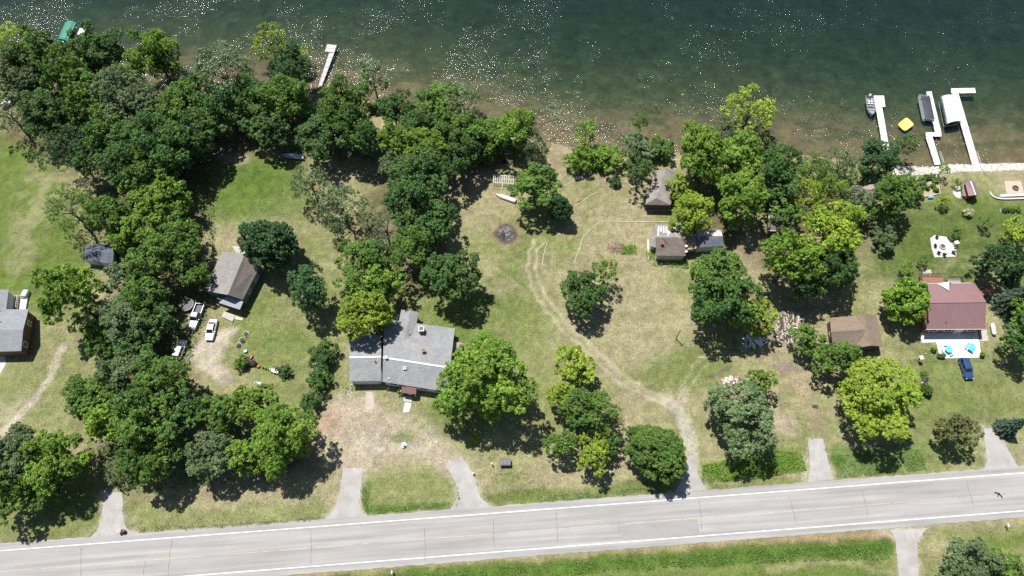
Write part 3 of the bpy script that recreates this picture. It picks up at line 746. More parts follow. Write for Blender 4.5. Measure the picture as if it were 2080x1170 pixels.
TREES = [
# big wood, lake edge first
(20,82,44,'willow','lime','pale yellow-green willow at the lake edge beside the green boat canopy',G1),
(78,118,52,'oak','mid','mid green tree just below the pale willow at the lake edge',G1),
(186,108,56,'oak','dark','dark tree at the lake edge partly hiding the white swim platform',G1),
(45,165,56,'oak','grey','greyish tree second from the lake in the far corner of the wood',G1),
(135,160,55,'oak','mid','mid green tree inshore of the green boat canopy',G1),
(316,112,56,'oak','fresh','bright-topped tall tree standing out alone against the lake',G1),
(272,158,30,'slim','fresh','small yellowish tree tucked beside the bright-topped lakeside tree',G1),
(455,150,66,'willow','grey','large grey-green willow with a soft crown at the lake edge',G1),
(385,200,50,'oak','mid','mid green tree between the bright-topped tree and the grey-green willow',G1),
(265,212,64,'oak','grey','broad grey-green tree behind the bright-topped lakeside tree',G1),
(100,235,58,'oak','dark','dark tree in the middle of the wood above the open lawn',G1),
(185,205,50,'oak','mid','mid green tree inshore of the dark lake-edge tree',G1),
(18,232,42,'airy','grey','thin grey tree beside the half-hidden white boat',G1),
(425,240,50,'oak','dark','dark tree right behind the grey-green willow',G1),
(345,248,58,'oak','mid','rounded mid green tree at the centre of the big wood',G1),
(225,272,55,'oak','mid','mid green tree with its side to the sandy gap in the wood',G1),
(140,300,56,'airy','deep','dark ragged tree whose limbs overhang the green lawn',G1),
(190,318,46,'oak','dark','dark tree throwing its shade on the lawn corner of the wood',G1),
(548,88,44,'willow','lime','upright yellow-green willow standing over the lake shallows',G2),
(608,116,28,'willow','lime','drooping yellow-green willow beside the grey plank dock',G2),
(590,150,52,'oak','deep','very dark tree in front of the yellow-green willows',G2),
(570,208,54,'oak','mid','mid green tree below the very dark lakeside tree',G2),
(492,205,55,'oak','dark','dark tree between the grey-green willow and the small sunny lawn',G2),
(545,258,46,'oak','dark','dark tree shading the top of the small sunny lawn',G2),
(704,226,56,'oak','mid','broad tree standing at the land end of the grey plank dock',G2),
(655,272,48,'oak','dark','dark tree above the aluminium boat on the grass',G2),
(725,275,44,'oak','dark','dark tree between the lake bank and the blue-grey bush row',G2),
(757,158,34,'slim','grey','slender bluish tree standing in the water near the plank dock',G2),
(805,222,40,'oak','dark','dark lakeside tree next to the slender bluish tree',G2),
(800,280,40,'oak','fresh','light green tree at the top end of the middle wood',G2),
(882,215,42,'oak','mid','mid green tree leaning over the shallow brown water',G2),
(942,212,44,'willow','grey','soft grey-green willow at the bend of the shore',G2),
(848,258,40,'oak','dark','dark tree wedged behind the lakeside row near its middle',G2),
(908,268,44,'oak','mid','mid green tree behind the soft grey-green willow',G2),
(862,305,44,'oak','fresh','bright green tree facing the tan clearing',G2),
(962,272,44,'oak','mid','mid green tree at the clearing edge below the shore bend',G2),
(1005,272,40,'shrub','mid','wide green shrub on the bank above the clearing',G2),
(1048,262,40,'oak','fresh','fresh green bushy tree on the bank above the dark heap',G2),
(1082,300,40,'willow','grey','grey feathery bush on the bank by the sandy path',G2),
(935,318,42,'oak','dark','dark tree at the corner of the tan clearing',G2),
(985,305,32,'shrub','mid','low green shrub next to the dark heap in the clearing',G2),
# strip of wood between the lawns
(272,312,58,'oak','dark','dark tree beside the sandy gap in the strip of wood',G1),
(335,300,62,'oak','dark','large dark tree at the head of the strip of wood',G1),
(392,282,46,'oak','dark','dark tree whose shadow reaches the small sunny lawn',G1),
(262,372,26,'shrub','lime','small yellow-green bush in the strip of wood',G1),
(308,352,48,'oak','mid','mid green tree next to the small yellow-green bush',G1),
(145,430,62,'airy','mid','open-crowned tree with bare limbs on the green lawn above the shed',G1),
(222,440,46,'oak','mid','compact tree standing over the roof of the small shed',G1),
(328,410,58,'oak','fresh','lighter green large tree in the middle of the strip of wood',G1),
(262,470,44,'oak','fresh','bushy light tree beside the small shed',G1),
(372,470,40,'oak','mid','mid green tree on the lawn side of the strip of wood',G1),
(340,515,60,'oak','mid','large mid green tree across from the green-sided house',G1),
(262,560,44,'oak','grey','greyish tree below the small shed at the wood edge',G1),
(300,600,48,'oak','mid','broad tree overhanging the parked pickup',G1),
(392,560,38,'oak','mid','tree touching the roof corner of the green-sided house',G1),
(250,655,50,'oak','grey','greyish bushy tree halfway down the strip of wood',G1),
(313,655,40,'oak','dark','dark tree shading the place where the cars park',G1),
(205,690,36,'shrub','mid','low green shrub at the outer edge of the strip of wood',G1),
(275,718,44,'oak','dark','dark tree behind the white estate car',G1),
(142,600,66,'oak','fresh','big light green tree standing alone beside the blue-roofed house',None),
# roadside wood
(182,805,50,'oak','mid','mid green tree at the outer corner of the roadside wood',G3),
(245,765,52,'oak','grey','greyish tree at the top of the roadside wood',G3),
(325,780,60,'oak','mid','large mid green tree between the dirt parking place and the lane',G3),
(210,850,44,'oak','fresh','bright bushy tree facing the worn grass track',G3),
(290,858,68,'oak','mid','large tree in the centre of the roadside wood',G3),
(382,835,44,'oak','dark','dark narrow tree in the roadside wood near the dirt parking place',G3),
(296,938,56,'oak','mid','large tree shading the first driveway off the road',G3),
(345,915,48,'oak','dark','dark tree deep in the roadside wood',G3),
(236,958,26,'willow','grey','pale feathery bush hanging over the first driveway',G3),
(448,842,46,'oak','mid','tree below the bare end of the dirt parking place',G3),
(512,822,46,'oak','fresh','tree between the garden bench and the roadside wood',G3),
(425,925,54,'oak','grey','grey-green tree with bright lower boughs near the road',G3),
(505,925,46,'oak','fresh','yellowish tree beside the big bright roadside tree',G3),
(575,885,76,'oak','fresh','big bright-topped tree at the edge of the worn gravel yard',G3),
(30,920,60,'oak','grey','greyish tree in the clump at the edge of the picture by the road',G3),
(116,933,62,'oak','fresh','big light green tree in the clump by the road',G3),
(20,1000,50,'oak','mid','mid green tree low in the clump by the road',G3),
(86,998,36,'oak','mid','bushy green tree at the road side of the clump',G3),
(150,955,32,'oak','mid','dark-edged tree next to the first driveway',G3),
# middle
(550,498,62,'dome','deep','dense dark round tree beside the green-sided house',None),
(632,375,46,'willow','grey','thin greyish tree on the small sunny lawn',None),
(692,420,56,'willow','grey','large open grey-green tree with dappled shade below it',None),
(628,590,46,'oak','deep','dark tree standing alone on the lawn below the round tree',None),
(845,385,66,'oak','dark','large dark tree in the middle wood beside the tan clearing','trees of the middle wood'),
(800,345,36,'oak','grey','greyish tree at the head of the middle wood','trees of the middle wood'),
(880,455,46,'oak','dark','dark tree in the middle wood level with the burnt patch','trees of the middle wood'),
(785,470,56,'airy','grey','thin-leaved tree with bare earth showing through its crown','trees of the middle wood'),
(838,500,48,'oak','mid','mid green tree at the lower end of the middle wood','trees of the middle wood'),
(742,525,48,'oak','mid','tree in the middle wood nearest the dark round tree','trees of the middle wood'),
(785,578,40,'oak','fresh','small light green tree in the middle wood above the grey house','trees of the middle wood'),
(725,585,38,'oak','mid','mid green tree beside the bright tree over the grey house','trees of the middle wood'),
(735,640,58,'oak','lime','bright yellow-green tree leaning over the grey house roof',None),
(786,663,22,'shrub','lime','bright leafy bough of a young tree touching the grey roof valley',None),
(922,562,54,'oak','dark','tree standing alone on the grass above the grey house',None),
(987,770,92,'oak','fresh','very large bright tree covering the end of the grey house',None),
(657,722,32,'shrub','dark','tallest dark bush of the hedge row beside the grey house','dark bushes in a row'),
(650,768,26,'shrub','dark','middle dark bush of the hedge row beside the grey house','dark bushes in a row'),
(632,817,22,'shrub','dark','smallest dark bush of the hedge row nearest the gravel yard','dark bushes in a row'),
(1088,378,48,'oak','mid','full soft green tree over the tan clearing beside the grass lane',None),
(1136,425,30,'dome','deep','small dark dense tree below the full soft green tree',None),
(1190,272,28,'slim','fresh','thin light tree with a bare stem at the sandy shore',G2),
(1178,322,30,'shrub','fresh','light green shrub on the bank by the grass lane',G2),
(1228,320,34,'shrub','fresh','wide light green shrub on the bank in the middle of the shore',G2,.8),
(1298,250,20,'slim','mid','tall thin green tree at the waterline by the grey twigs',G2),
(1296,306,36,'oak','grey','grey-green tree on the bank near the old cabin',G2,.8),
(1340,302,28,'shrub','mid','green shrub at the waterline behind the old cabin',G2),
(1300,352,30,'slim','dark','dark narrow tree beside the old cabin wall',G2),
(1250,370,11,'shrub','deep','small round dark bush on the dry grass before the cabin',None),
(1525,225,54,'willow','lime','tall pale yellow-green willow rising over the shallows',G2),
(1470,262,30,'willow','grey','grey willow scrub at the foot of the tall pale willow',G2),
(1428,312,54,'oak','fresh','bright green tree behind the old cabin at the shore',G4),
(1498,320,50,'oak','fresh','broad bright green tree below the tall pale willow',G4),
(1580,335,46,'oak','dark','dark green tree on the bank next to the bright broad tree',G4),
(1505,405,58,'oak','fresh','large bright tree between the cabin and the hidden hut',G4),
(1575,385,40,'oak','dark','dark tree on the lake side of the hidden hut',G4),
(1596,436,34,'oak','mid','mid green tree covering the roof of the hidden hut',G4),
(1381,379,30,'oak','lime','yellow-green tree leaning on the roof of the old cabin',G4),
(1401,437,42,'oak','lime','yellow-green round tree between the cabin and the ruined house',G4),
(1458,565,60,'oak','mid','large tree hiding the end of the ruined house',G4),
(1468,610,58,'oak','dark','dark tree below the ruined house with its shade on dry grass',G4),
(1650,345,38,'willow','mid','feathery green tree at the shore above the yellowish scrub',G4),
(1706,335,44,'willow','grey','pale grey-green willow at the shore beside the rocks',G4),
(1783,325,40,'oak','deep','very dark tree at the start of the rock bank',G4),
(1838,296,26,'slim','dark','dark branch-like tree leaning over the first white dock',G4),
(1638,392,38,'willow','lime','yellowish scrub tree beside the hidden hut',G4),
(1690,385,36,'willow','fresh','light bushy tree between the scrub and the small lakeside shed',G4),
(1740,418,34,'oak','grey','grey-green tree below the small lakeside shed',G4),
(1808,402,42,'oak','mid','tree beside the planted garden bed',G4),
(1850,385,26,'shrub','mid','loose green bush leaning over the planted garden bed',G4),
(1690,465,58,'oak','lime','big bright yellow-green tree in the middle of the old garden',G4),
(1605,525,58,'oak','fresh','bright green tree on the dry side of the old garden',G4),
(1690,545,46,'oak','dark','dark tree shaded by the big bright yellow-green tree',G4),
(1646,578,38,'oak','dark','dark tree above the heap of rubble',G4),
(1530,642,42,'oak','lime','light yellowish tree beside the heap of rubble',G4),
(1641,690,33,'oak','mid','green tree standing against the heap of rubble',G5),
(1698,728,46,'oak','mid','mid green tree below the brown-roofed garage',G5),
(1732,730,22,'oak','fresh','small light tree at the corner of the brown-roofed garage',G5),
(1782,808,76,'oak','lime','very large yellow-green tree in the front garden of the red house',G5,.82),
(1840,612,54,'dome','fresh','round green tree against the wall of the red house',G5),
(1796,485,27,'shrub','grey','round grey-green bush alone on the mown lawn',G5),
(1838,545,18,'sap','fresh','young light tree above the red house wall tree',G5),
(1874,530,11,'sap','mid','little sapling by the paving slab above the deck',G5),
(2020,528,40,'oak','deep','dark blue-green tree beside the lawn of the red house',G5),
(2066,475,32,'oak','lime','yellow-green tree at the picture edge above the dark one',G5),
(2076,600,33,'spruce','blue','blue-green spruce beside the red roof',G5),
(2074,545,25,'spruce','deep','darker spruce behind the blue-green spruce',G5),
(2078,692,42,'oak','dark','dark tree shading the garden swing',G5),
(2090,640,40,'oak','mid','green tree at the picture edge below the spruces',G5),
(1946,872,44,'oak','olive','olive-leaved tree alone near the road',G5),
(2062,862,27,'spruce','blue','small blue spruce beside the last driveway',G5),
(1915,346,13,'sap','fresh','sapling standing right at the rock bank',G5),
(1917,408,15,'sap','lime','yellowish sapling beside the planted garden bed',G5),
(2000,453,14,'sap','mid','young tree with a clear shadow on the middle of the lawn',G5),
(1942,470,14,'sap','mid','young tree beside the stone fire ring patio',G5),
(1944,372,9,'sap','fresh','tiny light sapling by the playhouse stones',G5),
(1967,432,10,'shrub','bloom','cream flowering bush on the lawn below the playhouse',G5),
(1883,791,12,'dome','mid','small neat round bush beside the long raised planter',G5),
# lower middle
(1185,592,46,'oak','dark','dark tree beside the grass lane with shade on the ruts',None),
(1230,553,28,'slim','fresh','young light tree next to the dark tree by the ruts',None),
(1165,745,42,'oak','lime','yellow-green tree at the head of the clump by the ruts','trees of the clump beside the grass lane'),
(1150,805,36,'oak','lime','bright low tree in the clump by the ruts','trees of the clump beside the grass lane'),
(1190,835,50,'oak','mid','mid green tree in the middle of the clump by the ruts','trees of the clump beside the grass lane'),
(1138,905,34,'oak','mid','green tree at the outer road side of the clump by the ruts','trees of the clump beside the grass lane'),
(1205,918,42,'oak','lime','bright yellowish tree at the road end of the clump by the ruts','trees of the clump beside the grass lane'),
(1238,905,28,'oak','dark','dark tree at the road end of the clump by the ruts','trees of the clump beside the grass lane'),
(1248,850,18,'airy','olive','small brownish tree at the side of the clump by the ruts','trees of the clump beside the grass lane'),
(1335,920,60,'dome','mid','dense green dome of a tree beside the dirt driveway',None,.8),
(1505,838,66,'oak','grey','large grey-green tree between two driveways',None,.85),
(1545,905,32,'willow','grey','drooping lower tree joined to the large grey-green tree',None),
(1545,777,28,'oak','fresh','small light tree above the large grey-green tree',None),
(1972,1152,64,'oak','grey','large grey-green tree at the bottom across the road',None),
(2040,1160,46,'oak','mid','green tree at the bottom corner across the road',None),
(492,736,15,'shrub','mid','small round bush beside the little playhouse by the drive',None),
(578,754,14,'shrub','deep','small dark bush beside the white garden table',None),
(818,794,10,'shrub','fresh','low green bush beside the grey house porch',None),
(962,893,10,'shrub','lime','small lime bush in the shade of the very large bright tree',None),
(720,765,10,'shrub','mid','leafy bush at the garage corner of the grey house',None),
]
for tt in TREES: tree(*tt)

# bare grey shrubs and fallen limbs
def twigs(name, label, x, y, z, r, n, seed, cat='dead shrub', w=.05, flat=1.0):
    gg = random.Random(seed); p = W(x, y, z); mb = MB()
    for k in range(n):
        a, e = gg.uniform(0, 6.28), gg.uniform(.15, 1.2); L = r * gg.uniform(.6, 1.1)
        d = Vector((math.cos(a) * math.cos(e), math.sin(a) * math.cos(e), math.sin(e) * flat))
        m = d * L * .5 + Vector((gg.uniform(-.1, .1), gg.uniform(-.1, .1), 0)) * r
        mb.tube((0, 0, 0), m, w, w * .6, 4); mb.tube(m, d * L, w * .6, w * .2, 4)
        for q in range(4):
            b = m.lerp(d * L, .2 + .2 * q); mb.tube(b, b + Vector((gg.uniform(-1, 1), gg.uniform(-1, 1), gg.uniform(-.2, .8) * flat)) * r * .28, w * .35, w * .1, 3)
    o = put(name, mb.mesh(name), DEADWOOD, None, p); return tag(o, label, cat)
twigs('dead_shrub', 'grey leafless shrub at the waterline in the middle of the shore', 1264, 275, -.6, 3.4, 34, 1)
twigs('dead_tree', 'grey bare tree among the green clump by the ruts', 1214, 830, 2.0, 3.8, 26, 2, 'dead tree', .07)
twigs('dead_tree', 'bare grey branches standing beside the valley of the grey roof', 797, 652, 1.0, 3.2, 9, 3, 'dead tree', .07)
twigs('dead_shrub', 'grey bare twigs among the dark wood beside the sandy gap', 335, 188, 5.5, 1.8, 14, 4)
twigs('fallen_branch', 'brown dead branch lying across the grey house roof', 831, 677, 3.75, 2.4, 7, 5, 'branch', .05, .12)

# ---------------------------------------------------------------- uncountable low plants
def weeds(name, pts, n, size, h, colour, seed, label=None, z=0.0):
    rs = np.random.RandomState(seed); w = [W(x, y, z) for x, y in pts]
    xs, ys = [p.x for p in w], [p.y for p in w]; px, py = rs.uniform(min(xs), max(xs), n * 4), rs.uniform(min(ys), max(ys), n * 4)
    ok = np.zeros(len(px), bool); m = len(w)
    for i in range(m):
        a, b = w[i], w[(i+1) % m]
        if abs(b.y - a.y) > 1e-9: ok ^= ((a.y > py) != (b.y > py)) & (px < (b.x - a.x) * (py - a.y) / (b.y - a.y) + a.x)
    clump = fbm(px, py, 1.6, seed, 3); ok &= rs.rand(len(px)) < sst(.3, .6, clump) * .9 + .1
    px, py, cl = px[ok][:n], py[ok][:n], clump[ok][:n]; k = len(px)
    P = np.stack([px, py, land_z(px, py) + rs.rand(k) * h * (.3 + cl)], 1)
    N = unit(np.stack([rs.normal(0, .6, k), rs.normal(0, .6, k), np.ones(k)], 1))
    V, Fc = leaf_faces(P, N, rs.uniform(.5, 1.1, k) * size, rs)
    o = put(name, np_mesh(name, V, Fc, False, np.repeat(np.stack([np.clip(rs.normal(.5, .22, k), 0, 1), rs.rand(k), np.zeros(k)], 1), 4, 0)), LEAF[colour]); stuff(o)
    if label: o['label'] = label
    return o
weeds('tall_weeds', [(1425,945),(1560,915),(1625,918),(1638,955),(1540,972),(1425,980)], 4200, .17, .6, 'fresh', 1)
weeds('tall_weeds', [(1690,925),(1868,912),(1882,955),(1702,972)], 2600, .13, .3, 'mid', 2)
weeds('tall_weeds', [(735,985),(742,985),(748,1035),(930,1018),(928,985),(934,1000),(934,1026),(745,1046),(733,1015)], 1500, .14, .4, 'mid', 3)
weeds('tall_weeds', [(640,1185),(1040,1150),(1560,1116),(1800,1102),(1806,1136),(1560,1142),(1040,1176),(640,1215)], 7000, .17, .6, 'mid', 4)
weeds('tall_weeds', [(1090,1008),(1370,985),(1372,998),(1092,1020)], 1200, .14, .35, 'grey', 5)
weeds('tall_weeds', [(1310,512),(1330,500),(1335,525),(1395,524),(1398,545),(1320,540)], 1100, .15, .7, 'fresh', 6)
weeds('tall_weeds', [(1262,496),(1290,498),(1296,518),(1262,517)], 700, .15, .7, 'fresh', 7)
weeds('tall_weeds', [(1140,320),(1250,300),(1360,305),(1370,335),(1250,350),(1145,350)], 4000, .2, .7, 'fresh', 8)
weeds('undergrowth', [(560,285),(1120,285),(1110,320),(960,320),(900,345),(760,330),(560,310)], 5000, .25, .9, 'dark', 9)
weeds('undergrowth', [(180,300),(420,320),(440,460),(420,640),(380,760),(230,800),(190,700),(230,540)], 8000, .28, .9, 'dark', 10)
weeds('undergrowth', [(200,820),(420,790),(600,860),(600,960),(260,1010),(200,960)], 6000, .26, .8, 'dark', 11)
weeds('undergrowth', [(1400,290),(1740,330),(1800,350),(1740,400),(1620,380),(1420,340)], 5000, .25, .9, 'mid', 12)
weeds('undergrowth', [(0,160),(480,160),(660,180),(700,280),(480,300),(200,290),(0,260)], 8000, .3, 1.0, 'dark', 13)
weeds('rough_grass', [(985,965),(1090,955),(1085,1012),(990,1020)], 900, .1, .25, 'olive', 14)
weeds('rough_grass', [(705,745),(735,745),(745,790),(700,800)], 350, .14, .5, 'fresh', 15)
weeds('rough_grass', [(280,1072),(480,1062),(650,1050),(648,1058),(470,1072),(285,1082)], 900, .12, .25, 'olive', 16)
# floating weed beds on the shallows
def floating(pts, n, seed, size=.2):
    rs = np.random.RandomState(seed); w = [W(x, y, WATER_Z) for x, y in pts]; c = sum(w, Vector()) / len(w)
    k = rs.randint(0, len(w), n); wv = np.array([[p.x, p.y] for p in w])
    u = rs.rand(n, 1) ** .6; P2 = np.array([[c.x, c.y]]) * (1 - u) + wv[k] * u + rs.normal(0, .9, (n, 2))
    P = np.column_stack([P2, np.full(n, WATER_Z + .025)]); N = unit(np.stack([rs.normal(0, .12, n), rs.normal(0, .12, n), np.ones(n)], 1))
    V, Fc = leaf_faces(P, N, rs.uniform(.5, 1.2, n) * size, rs); V[:, 2] = np.maximum(V[:, 2], WATER_Z + .01)
    stuff(put('floating_leaves', np_mesh('floating_leaves', V, Fc, False, np.repeat(np.stack([rs.uniform(.2, .8, n), rs.rand(n), np.zeros(n)], 1), 4, 0)), LEAF['olive' if seed % 2 else 'grey']))
floating([(1030,150),(1060,160),(1100,168),(1060,172),(1000,170),(960,185)], 160, 1)
floating([(1110,195),(1130,205),(1128,240),(1145,255),(1118,232)], 190, 2, .24)
floating([(1640,200),(1720,210),(1730,240),(1690,260),(1620,240)], 220, 3, .2)
floating([(1220,200),(1330,215),(1420,210),(1400,225),(1300,225)], 130, 4, .2)
floating([(960,170),(1020,190),(1000,205),(930,190)], 130, 5, .2)
# ================================================================ buildings
SH_GREY = shingles('grey_shingles', (.250, .256, .265), (.205, .212, .222))
SH_TAUPE = shingles('taupe_shingles', (.238, .226, .220), (.205, .196, .192))
SH_TAUPE_SHADE = shingles('shaded_taupe_shingles', (.165, .145, .132), (.145, .128, .118))  # shade of the east slope put into the shingle colour
SH_BLUE = shingles('blue_grey_shingles', (.225, .240, .262), (.205, .220, .245))
SH_SLATE = shingles('slate_shingles', (.090, .105, .135), (.125, .140, .170))
SH_BROWN = shingles('brown_shingles', (.225, .175, .135), (.180, .142, .112))
SH_OLD = shingles('old_worn_shingles', (.190, .175, .172), (.255, .235, .215), .2, .3)
SH_DARK = shingles('dark_worn_shingles', (.115, .098, .090), (.165, .140, .125), .2, .3)
SIDEW = mat('white_siding', (.56, .56, .54), .7, .06, 1.0, .08)
SIDEG = mat('blue_green_siding', (.085, .155, .150), .7, .08, 1.0, .1)
SIDEB = mat('brown_siding', (.125, .078, .045), .75, .12, 1.2, .15)
SIDEO = mat('orange_brown_siding', (.30, .135, .06), .7, .12, 1.2, .15)
SIDED = mat('dark_boards', (.075, .060, .050), .85, .2, 2.0, .2)
RIDGE = mat('pale_ridge_metal', (.52, .54, .56), .5, .06, 2.0, .03)
def L3(a, b, k): return a.lerp(b, k)
def gable_house(T, eN, eS, rdg, t, roofs, wall, ov=.35, ridge_mat=None, rake=.3):
    """eN, eS: eave end points (two each, same end order), rdg: ridge end points; all in world metres. Walls under both slopes, slabs on top."""
    n0, n1 = eN; s0, s1 = eS; r0, r1 = rdg
    for (a, b), m in (((n0, n1), roofs[0]), ((s0, s1), roofs[1])):
        part(T, 'roof_slope', MB().slab([a, b, r1, r0], t), m, True)
    al = (r1 - r0); al.z = 0; al = al.normalized(); mb = MB(); vs = []
    for (n, s, r, sg) in ((n0, s0, r0, 1), (n1, s1, r1, -1)):
        ins = al * rake * sg
        cr = (s - n); cr.z = 0; cr = cr.normalized()
        kn = (r.z - n.z) / max(.3, (Vector((r.x, r.y, 0)) - Vector((n.x, n.y, 0))).length); ks = (r.z - s.z) / max(.3, (Vector((r.x, r.y, 0)) - Vector((s.x, s.y, 0))).length)
        a = n + cr * ov + ins; b = s - cr * ov + ins; c = r + ins
        za, zb, zc = n.z + kn * ov - t - .03, s.z + ks * ov - t - .03, r.z - t - .05
        vs += [(a.x, a.y, -.1), (a.x, a.y, za), (c.x, c.y, zc), (b.x, b.y, zb), (b.x, b.y, -.1)]
    fs = [(4,3,2,1,0), (5,6,7,8,9), (0,1,6,5), (1,2,7,6), (2,3,8,7), (3,4,9,8), (4,0,5,9)]
    mb.add(vs, fs); part(T, 'wall', mb, wall, True)
    if ridge_mat:
        c0, c1 = r0 + Vector((0, 0, .03)), r1 + Vector((0, 0, .03)); w = Vector((-al.y, al.x, 0)) * .16
        part(T, 'ridge_cap', MB().slab([c0 - w, c1 - w, c1 + w, c0 + w], .05), ridge_mat, True)
    return vs
def window(T, p, u, nrm, w, h, frame=WHITE):
    """p centre on the wall, u along the wall, nrm outward"""
    f = MB(); up = Vector((0, 0, 1)); s = .09
    for (c, du, dz) in ((p + up * (h/2), w/2 + s, s), (p - up * (h/2), w/2 + s, s), (p + u * (w/2), s, h/2), (p - u * (w/2), s, h/2), (p, .03, h/2)):
        vs = []
        for k in (0.0, .07):
            for (i, j) in ((-1,-1),(1,-1),(1,1),(-1,1)): vs.append(c + u * du * i + up * dz * j + nrm * (k - .01))
        f.add(vs, ((3,2,1,0),(4,5,6,7),(0,1,5,4),(1,2,6,5),(2,3,7,6),(3,0,4,7)))
    fo = part(T, 'window', f, frame, True)
    q = [p + u * (w/2) * i + up * (h/2) * j + nrm * .02 for (i, j) in ((-1,-1),(1,-1),(1,1),(-1,1))]
    part(T, 'pane', MB().quad(*q), GLASS, True, sub=fo)
def chimney(T, x, y, z, w, d, h, m, cap=True):
    p = W(x, y, z); mb = MB().box((p.x, p.y, z + h/2 - .4), (w, d, h + .8)); o = part(T, 'chimney', mb, m, True)
    if cap:
        c = MB(); t_ = .12
        for sx, sy, lx, ly in ((0, d/2, w + .16, t_), (0, -d/2, w + .16, t_), (w/2, 0, t_, d), (-w/2, 0, t_, d)): c.box((p.x + sx, p.y + sy, z + h + .05), (lx, ly, .14))
        part(T, 'chimney_cap', c, WHITE if cap == 1 else TERRA, True, sub=o)
        part(T, 'flue', MB().box((p.x, p.y, z + h + .012), (w - .14, d - .14, .03)), BLACK, True, sub=o)
def vent(T, x, y, z, r, h, m, name='roof_vent'):
    p = W(x, y, z); part(T, name, MB().lathe([(r*.6, -.3), (r*.6, h*.6), (r, h*.6), (r, h*.85), (.02, h)], p, 8), m, True)

# --- grey roofed house in the middle
T = thing('house', 'large grey-shingled house with pale ridge lines and two white-capped chimneys', 'house', W(800, 745))
ze, zr = 2.75, 4.0
gable_house(T, (W(708, 680, ze), W(776, 680, ze)), (W(709, 774.5, ze), W(773.5, 773.5, ze)), (W(710, 726, zr), W(774, 724.5, zr)), .16, (SH_GREY, SH_GREY), SIDEW, ridge_mat=RIDGE)
gable_house(T, (W(781, 648, 2.5), W(924, 667, 2.5)), (W(777, 775.5, ze), W(909, 796, ze)), (W(778, 726, 4.25), W(914, 747, 4.25)), .16, (SH_GREY, SH_GREY), SIDEW, ridge_mat=RIDGE)
gable_house(T, (W(815, 629, 2.6), W(803, 690, 2.6)), (W(851, 634, 2.6), W(838, 690, 2.6)), (W(834, 630.5, 3.35), W(822, 692, 3.35)), .14, (SH_GREY, SH_GREY), SIDEW)
part(T, 'wall_trim', MB().slab([W(774.2, 684, 3.1), W(775.8, 684, 3.1), W(775.6, 775, 3.0), W(774.0, 775, 3.0)], .5), BLACK, True)
chimney(T, 857, 672, 3.2, 1.0, 1.0, 1.0, BRICKR, 1); chimney(T, 861, 715, 3.7, .55, .55, .8, BRICKR, 2)
chimney(T, 785.5, 728, 4.1, .42, .42, .55, CONC2, 1); chimney(T, 823, 750, 3.4, .50, .50, .60, CONC2, 1)
vent(T, 844, 768, 3.0, .1, .3, RIDGE, 'vent_pipe'); vent(T, 790, 769, 3.0, .14, .25, WHITE)
p = W(765, 739, 3.6); part(T, 'stove_pipe', MB().tube(p - Vector((0, 0, .3)), p + Vector((-.25, .35, .7)), .11, .11, 8).lathe([(.2, .6), (.02, .8)], p + Vector((-.25, .35, .0)), 8), mat('rusty_pipe', (.25, .12, .07), .8, .3, 4.0, .2), True)
sk = W(849, 737, 3.85); part(T, 'roof_hatch', MB().box((sk.x, sk.y, 3.90), (.55, .5, .12), -.14), mat('grey_hatch', (.20, .205, .21), .7), True)
# front porch and its posts
pz = 2.5
pr = [W(816, 785, pz), W(846, 786, pz), W(845, 800, pz - .35), W(836, 801, pz - .4), W(815, 797, pz - .35)]
part(T, 'porch_roof', MB().slab(pr, .14), mat('maroon_shingles', (.155, .085, .085), .85, .2, 2.0, .2), True)
for x, y in ((817, 801), (845, 806)): p = W(x, y, 0); part(T, 'porch_post', MB().box((p.x, p.y, 1.0), (.12, .12, 2.1)), WHITE, True)
part(T, 'porch_step', MB().slab([W(820, 803, .25), W(838, 806, .25), W(836, 817, .25), W(819, 815, .25)], .3), CONC2, True)
# windows and garage door on the south side
us = (W(773.5, 773.5, 0) - W(709, 774.5, 0)).normalized(); ns = Vector((us.y, -us.x, 0))
g0 = W(709, 774.5, ze); g1 = W(773.5, 773.5, ze); gm = g0.lerp(g1, .5) - ns * .33; gm.z = 1.15
d = MB()
for k in range(4): d.add([gm + us * (2.3 * i) + Vector((0, 0, -1.1 + .55 * k + (.02 if j < 0 else .53))) + ns * .05 * kk for kk in (0, 1) for (i, j) in ((-1,-1),(1,-1),(1,1),(-1,1))], ((3,2,1,0),(4,5,6,7),(0,1,5,4),(1,2,6,5),(2,3,7,6),(3,0,4,7)))
part(T, 'garage_door', d, WHITE, True)
us = (W(909, 796, 0) - W(777, 775.5, 0)).normalized(); ns = Vector((us.y, -us.x, 0)); h0 = W(777, 775.5, ze); h1 = W(909, 796, ze)
for k in (.15, .62, .85): p = h0.lerp(h1, k) - ns * .34; p.z = 1.5; window(T, p, us, ns, 1.5, 1.1)
p = h0.lerp(h1, .42) - ns * .33; p.z = 1.05; part(T, 'door', MB().box(p, (.95, .08, 2.0), math.atan2(us.y, us.x)), mat('door_red', (.22, .04, .04), .5), True)
# little lean-to at the east end
Tl = thing('well_house', 'small low pinkish-roofed box standing against the end of the grey house', 'shed', W(929, 706))
q = [W(919, 694, 1.15), W(939, 696, 1.05), W(939, 709, 1.05), W(918, 711, 1.2)]
part(Tl, 'roof', MB().slab(q, .1), mat('pinkish_roofing', (.27, .22, .21), .9, .15, 2.0, .2), True)
cc = sum(q, Vector()) / 4; part(Tl, 'wall', MB().box((cc.x, cc.y, .45), (1.7, 1.4, 1.1), -.14), SIDEW, True)
pad('front_walk', [(823,815),(836,818),(831,837),(818,837)], CONC, .03, .05, 21)
pad('side_walk', [(742,797),(757,796),(759,815),(758,832),(742,830)], mat('broken_concrete', (.36, .31, .27), .95, .2, 1.2, .3), .022, .12, 22)

